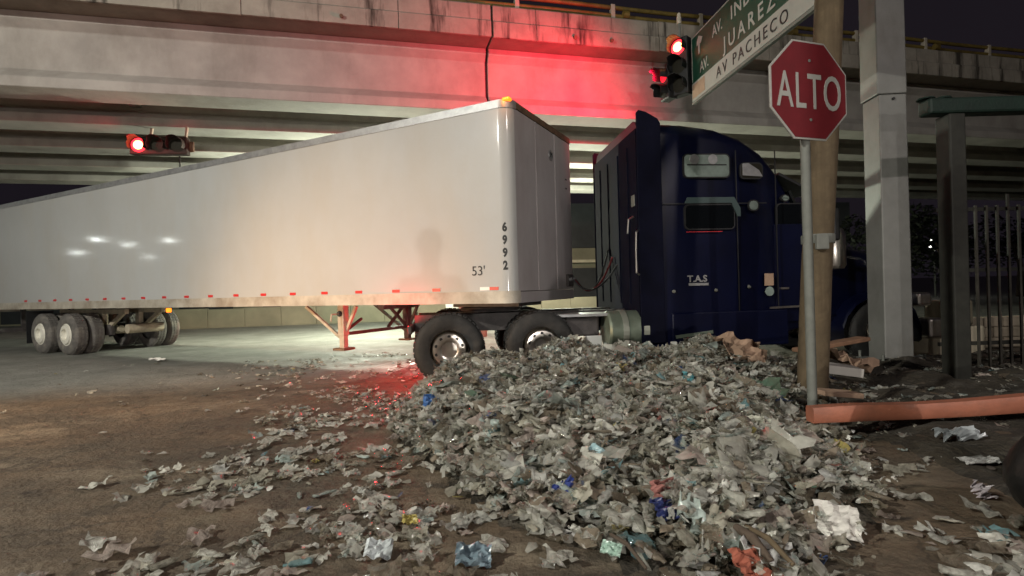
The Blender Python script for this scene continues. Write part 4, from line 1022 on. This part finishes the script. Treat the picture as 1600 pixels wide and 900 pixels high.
def mesh_np(name, V, F, tint, m):
    me = bpy.data.meshes.new(name); me.vertices.add(len(V)); me.vertices.foreach_set('co', V.ravel().astype(np.float32))
    me.loops.add(F.size); me.loops.foreach_set('vertex_index', F.ravel().astype(np.int32))
    me.polygons.add(len(F)); me.polygons.foreach_set('loop_start', (np.arange(len(F)) * 3).astype(np.int32)); me.update(calc_edges=True)
    at = me.attributes.new('tint', 'FLOAT_COLOR', 'POINT'); at.data.foreach_set('color', (tint if tint.shape[1] == 4 else np.concatenate([tint, np.full((len(V), 1), .35)], 1)).ravel().astype(np.float32))
    me.polygons.foreach_set('use_smooth', np.random.default_rng(1).uniform(size=len(F)) < .8)
    me.materials.append(M[m]); return me
def scatter(name, pts, size, m='plastic', tiltmax=.8, mix=(.3, .5, .2), lift=.02):
    Vs, Fs, Ts = [], [], []; k = 0
    for (x, y, z), s in zip(pts, size):
        q = rng.uniform()
        V, F = (PB[rng.integers(len(PB))] if q < mix[0] else PF[rng.integers(len(PF))] if q < mix[0] + mix[1] else PS[rng.integers(len(PS))])
        tl = tiltmax
        Rm = rotm(rng.normal(0, tl), rng.normal(0, tl * .6), rng.uniform(0, 2 * pi))
        V = (V * s) @ Rm.T + np.array([x, y, z + lift])
        t = np.append(TC[rng.choice(len(TC), p=TW)] * rng.uniform(.72, 1.25), rng.uniform(.35, .8) if rng.uniform() < .6 else rng.uniform(0, .15))
        Vs.append(V); Fs.append(F + k); Ts.append(np.repeat(t[None], len(V), 0)); k += len(V)
    me = mesh_np(name, np.concatenate(Vs), np.concatenate(Fs), np.clip(np.concatenate(Ts), 0, 1), m)
    o = bpy.data.objects.new(name, me); COL.objects.link(o); return o

# mound core
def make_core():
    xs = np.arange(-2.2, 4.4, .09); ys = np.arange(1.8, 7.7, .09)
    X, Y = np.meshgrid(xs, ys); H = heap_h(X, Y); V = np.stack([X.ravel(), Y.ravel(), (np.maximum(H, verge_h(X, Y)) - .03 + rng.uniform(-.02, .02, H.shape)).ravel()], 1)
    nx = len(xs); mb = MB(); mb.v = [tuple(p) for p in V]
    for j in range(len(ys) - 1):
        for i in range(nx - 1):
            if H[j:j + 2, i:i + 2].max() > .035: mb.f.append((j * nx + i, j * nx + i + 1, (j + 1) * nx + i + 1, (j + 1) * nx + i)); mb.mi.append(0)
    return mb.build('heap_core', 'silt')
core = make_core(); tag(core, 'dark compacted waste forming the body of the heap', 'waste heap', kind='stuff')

pts = []; sz = []
N_try = 0
while len(pts) < 9500:
    x = rng.uniform(-2.2, 4.0); y = rng.uniform(1.9, 7.6); h = float(heap_h(x, y))
    if h < .03: continue
    if rng.uniform() > min(1, .35 + h * 2.5): continue
    z = max(h, float(verge_h(x, y))) + rng.uniform(-.05, .05)
    s = rng.uniform(.09, .21) * (1.0 if y > 3.2 else .95)
    pts.append((x, y, z)); sz.append(s)
o = scatter('plastic_waste', pts, sz, mix=(.30, .50, .20), tiltmax=.55)
tag(o, 'huge heap of dirty crushed clear plastic bottles and film dumped on the road', 'plastic waste', kind='stuff')

big = []; bsz = []
for _ in range(170):
    x = rng.uniform(-1.3, 3.4); y = rng.uniform(2.3, 7.0); h = float(heap_h(x, y))
    if h > .06: big.append((x, y, h + .02)); bsz.append(rng.uniform(.26, .42))
o = scatter('plastic_sheets', big, bsz, mix=(.12, .88, 0), tiltmax=.35, lift=.03)
tag(o, 'larger crumpled sheets of clear film mixed through the waste heap', 'plastic waste', kind='stuff')
fine = []; fsz = []
for _ in range(5200):
    x = rng.uniform(-2.3, 4.2); y = rng.uniform(1.9, 7.6); h = float(heap_h(x, y))
    if h > .02: fine.append((x, y, h + rng.uniform(0, .07))); fsz.append(rng.uniform(.03, .07))
o = scatter('plastic_shreds', fine, fsz, mix=(.1, .3, .6), tiltmax=.9, lift=.03)
tag(o, 'small plastic shreds and caps filling gaps of the waste heap', 'plastic waste', kind='stuff')

# thin scatter on the road, left of and around the heap, and on the verge
pts = []; sz = []
def dens(x, y):
    # strewn band left of the heap
    d1 = 1.25 * math.exp(-((x + 1.35 + .14 * (y - 3)) / 1.0) ** 2) * (1 if 2.0 < y < 7.8 else .3)
    d2 = math.exp(-((x + 2.6 + .55 * (y - 7)) / 1.0) ** 2) * (.6 if 5 < y < 11 else 0)
    d3 = .8 if (x > 2 and 1.8 < y < 8.5) else 0
    d4 = .5 * math.exp(-((x + .3) / 1.2) ** 2) if 2.0 < y < 3.2 else 0
    return max(d1, d2, d3, d4, .015)
while len(pts) < 2700:
    x = rng.uniform(-9, 7.5); y = rng.uniform(1.9, 12)
    if float(heap_h(x, y)) > .05 or rng.uniform() > dens(x, y): continue
    if noise.noise(Vector((x * 1.1, y * 1.1, 4))) + rng.uniform(-.25, .25) < -.02: continue
    pts.append((x, y, float(verge_h(x, y)) + .0)); sz.append(rng.uniform(.04, .13) if y > 6 else rng.uniform(.05, .15))
o = scatter('road_litter', pts, sz, mix=(.12, .6, .28), tiltmax=.22, lift=.02)
tag(o, 'thin scatter of flattened plastic scraps and dirt clods across the road', 'litter', kind='stuff')

# individuals: the largest crushed bottles and films, each its own object
def indiv_meshes():
    out = []
    for k in range(30):
        V, F = (PB[k % 16] if k % 3 != 1 else PF[k % 24])
        ti = int(rng.choice(6, p=np.array([.3, .22, .2, .1, .08, .1]))); t = TC[ti] * rng.uniform(.85, 1.2)
        out.append((mesh_np('crushed_bottle' if k % 3 != 1 else 'plastic_film', V, F, np.repeat(np.clip(t, 0, 1)[None], len(V), 0), 'plastic'), k % 3 != 1, ('pale beige', 'dull grey', 'whitish', 'muddy brown', 'pinkish', 'greenish')[ti]))
    return out
IM = indiv_meshes()
cnt = 0
spots = []
while cnt < 270:
    on = cnt < 190
    x = rng.uniform(-2.4, 2.9); y = 2.15 + 3.4 * rng.uniform() ** 1.3; h = float(heap_h(x, y))
    if on and h < .06: continue
    if not on and (h > .04 or rng.uniform() > dens(x, y) * 1.3 or abs(x) > y): continue
    if any((x - a) ** 2 + (y - b) ** 2 < .13 ** 2 for a, b in spots): continue
    spots.append((x, y))
    me, isb, cn = IM[rng.integers(len(IM))]
    if not on and isb and rng.uniform() < .7: me, isb, cn = IM[1 + 3 * int(rng.integers(9))]
    o = bpy.data.objects.new('crushed_bottle' if isb else 'plastic_film', me); COL.objects.link(o)
    s = (rng.uniform(.18, .26) if isb else rng.uniform(.17, .30)) * (1 if on else .72); o.scale = (s, s, s)
    z = max(h, float(verge_h(x, y)))
    o.location = (x, y, z + (.055 if on else .03)); tl = .35 if on else .08
    o.rotation_euler = (rng.normal(0, tl), rng.normal(0, tl), rng.uniform(0, 6.28))
    d_ = 'nearest' if y < 2.9 else 'front' if y < 3.8 else 'middle' if y < 4.8 else 'upper'
    sd = 'left' if x < -.3 else 'centre' if x < 1 else 'right'
    if on: wh = 'on the %s %s slope of the waste heap' % (d_, sd)
    else: wh = 'flat on the road %s of the heap, %s zone' % ('left' if x < 0 else 'right', {'nearest': 'nearest', 'front': 'near', 'middle': 'middle', 'upper': 'far'}[d_])
    nm_ = 'bottle' if isb else 'film'
    tag(o, 'crushed %s plastic bottle %s' % (cn, wh) if isb else 'crumpled %s plastic film %s' % (cn, wh), 'plastic ' + nm_, '%s %ss %s' % (cn, nm_, wh))
    cnt += 1

# singular coloured pieces
def at(px, py, z_guess):   # ground-surface point seen at a photo position
    u = (px - 800) / 817; v = (450 - py) / 817
    kx = u * cos(ROLL) + v * sin(ROLL); kz = -u * sin(ROLL) + v * cos(ROLL)
    Y = 1.5
    while Y < 30:
        z = CAMZ + Y * kz
        if z <= float(ground_h(kx * Y, Y)) + .05: break
        Y += .02
    return (kx * Y, Y, CAMZ + Y * kz)
def colour_piece(name, px, py, w, col, lab, cat, seed, rot=(.5, 0, 0), amp=.1, asp=.7, rough=.3):
    mname = name + '_' + str(seed)
    m = mat(mname, col, rough, var=.15, vscale=12)
    p = at(px, py, 0); o = crumple(name, (p[0], p[1], p[2] + .02), w, w * asp, rot, m, seed, amp * w * .5)
    tag(o, lab, cat)
colour_piece('blue_wrapper', 678, 630, .22, (.06, .14, .34), 'bright blue wrapper on the upper left slope of the heap', 'wrapper', 31, (.9, .2, .3), .3)
colour_piece('white_carton', 1308, 818, .22, (.5, .48, .44), 'crumpled white carton on the lower right slope of the heap', 'carton', 32, (.75, .15, -.25), .25, .85, .6)
colour_piece('plastic_bag', 938, 720, .2, (.28, .40, .42), 'pale blue plastic bag scrap at the middle of the heap', 'plastic bag', 33, (.6, .4, -.5), .3)
colour_piece('plastic_bag', 885, 768, .15, (.02, .035, .16), 'deep blue plastic scrap left of the middle of the heap', 'plastic bag', 34, (.6, -.2, .5), .5)
colour_piece('plastic_bag', 1040, 800, .16, (.02, .028, .10), 'dark blue bag scrap below the pinkish cloth', 'plastic bag', 35, (.7, .3, .5), .4)
colour_piece('cloth_rag', 1040, 770, .17, (.24, .10, .085), 'pinkish red rag in the middle of the heap', 'rag', 36, (.8, .1, .5), .5, .7, .9)
colour_piece('cloth_rag', 1180, 885, .2, (.26, .075, .045), 'red orange rag at the bottom edge of the heap', 'rag', 37, (.6, .1, .2), .4, .7, .9)
colour_piece('yellow_wrapper', 641, 816, .09, (.36, .30, .09), 'small yellow wrapper at the lower left edge of the heap', 'wrapper', 38, (.5, .2, .4), .4)
colour_piece('bottle_wrapper', 740, 872, .18, (.14, .19, .22), 'blue and grey bottle sleeve at the bottom centre', 'wrapper', 39, (.5, .1, .1), .4)
colour_piece('bottle_wrapper', 955, 862, .1, (.3, .42, .35), 'pale mint bottle scrap near the bottom of the heap', 'wrapper', 40, (.5, .1, -.4), .4)
colour_piece('plastic_bag', 1076, 592, .13, (.07, .22, .24), 'teal plastic scrap near the crest of the heap', 'plastic bag', 41, (1.0, .3, .4), .4)
colour_piece('paper_sheet', 592, 862, .14, (.42, .45, .45), 'folded white paper sheet at the lower left foot of the heap', 'paper', 42, (.4, .1, .1), .3, .8, .6)
colour_piece('paper_sheet', 246, 562, .3, (.7, .68, .62), 'white paper strip on the bare road at left', 'paper', 43, (.1, .1, .2), .15, .35, .6)
colour_piece('plastic_bag', 1200, 860, .3, (.40, .40, .38), 'greyish bag by the red rag at the bottom edge', 'plastic bag', 44, (.5, .1, .9), .3)
colour_piece('plastic_tray', 1530, 722, .26, (.42, .42, .40), 'pale flattened tray on dark dirt near the right edge', 'tray', 45, (.1, .0, .1), .12, .35)
colour_piece('plastic_tray', 1498, 680, .34, (.30, .32, .33), 'greyish film strip below the orange beam at right', 'plastic film', 46, (.15, .0, .1), .25, .4)
colour_piece('paper_ball', 1535, 770, .1, (.40, .36, .38), 'small crumpled pale paper ball on the dirt at right', 'paper', 47, (.7, .4, .1), .9, .9)
colour_piece('plastic_bag', 1185, 665, .18, (.4, .4, .33), 'pale bag fragment at the right shoulder of the heap', 'plastic bag', 48, (.7, .1, -.3), .4)
def stick(a, b, r, lab, m='wood_board'):
    p = at(*a, 0); q = at(*b, 0); P_ = [Vector(p), (Vector(p) + Vector(q)) / 2 + Vector((0, 0, .03)), Vector(q)]
    for v_ in P_: v_.z += .05
    tag(MB().tube(P_, [r, r * 1.1, r * .8], 8).build('stick', m, smooth=1), lab, 'stick')
stick((955, 850), (1010, 905), .010, 'thin dry stick at the bottom centre of the heap', 'bark')
stick((1150, 840), (1205, 895), .022, 'thick dark stick beside the red orange rag', 'bark')
stick((1165, 838), (1240, 900), .014, 'slim pale stick right of the red orange rag', 'wood_pole')
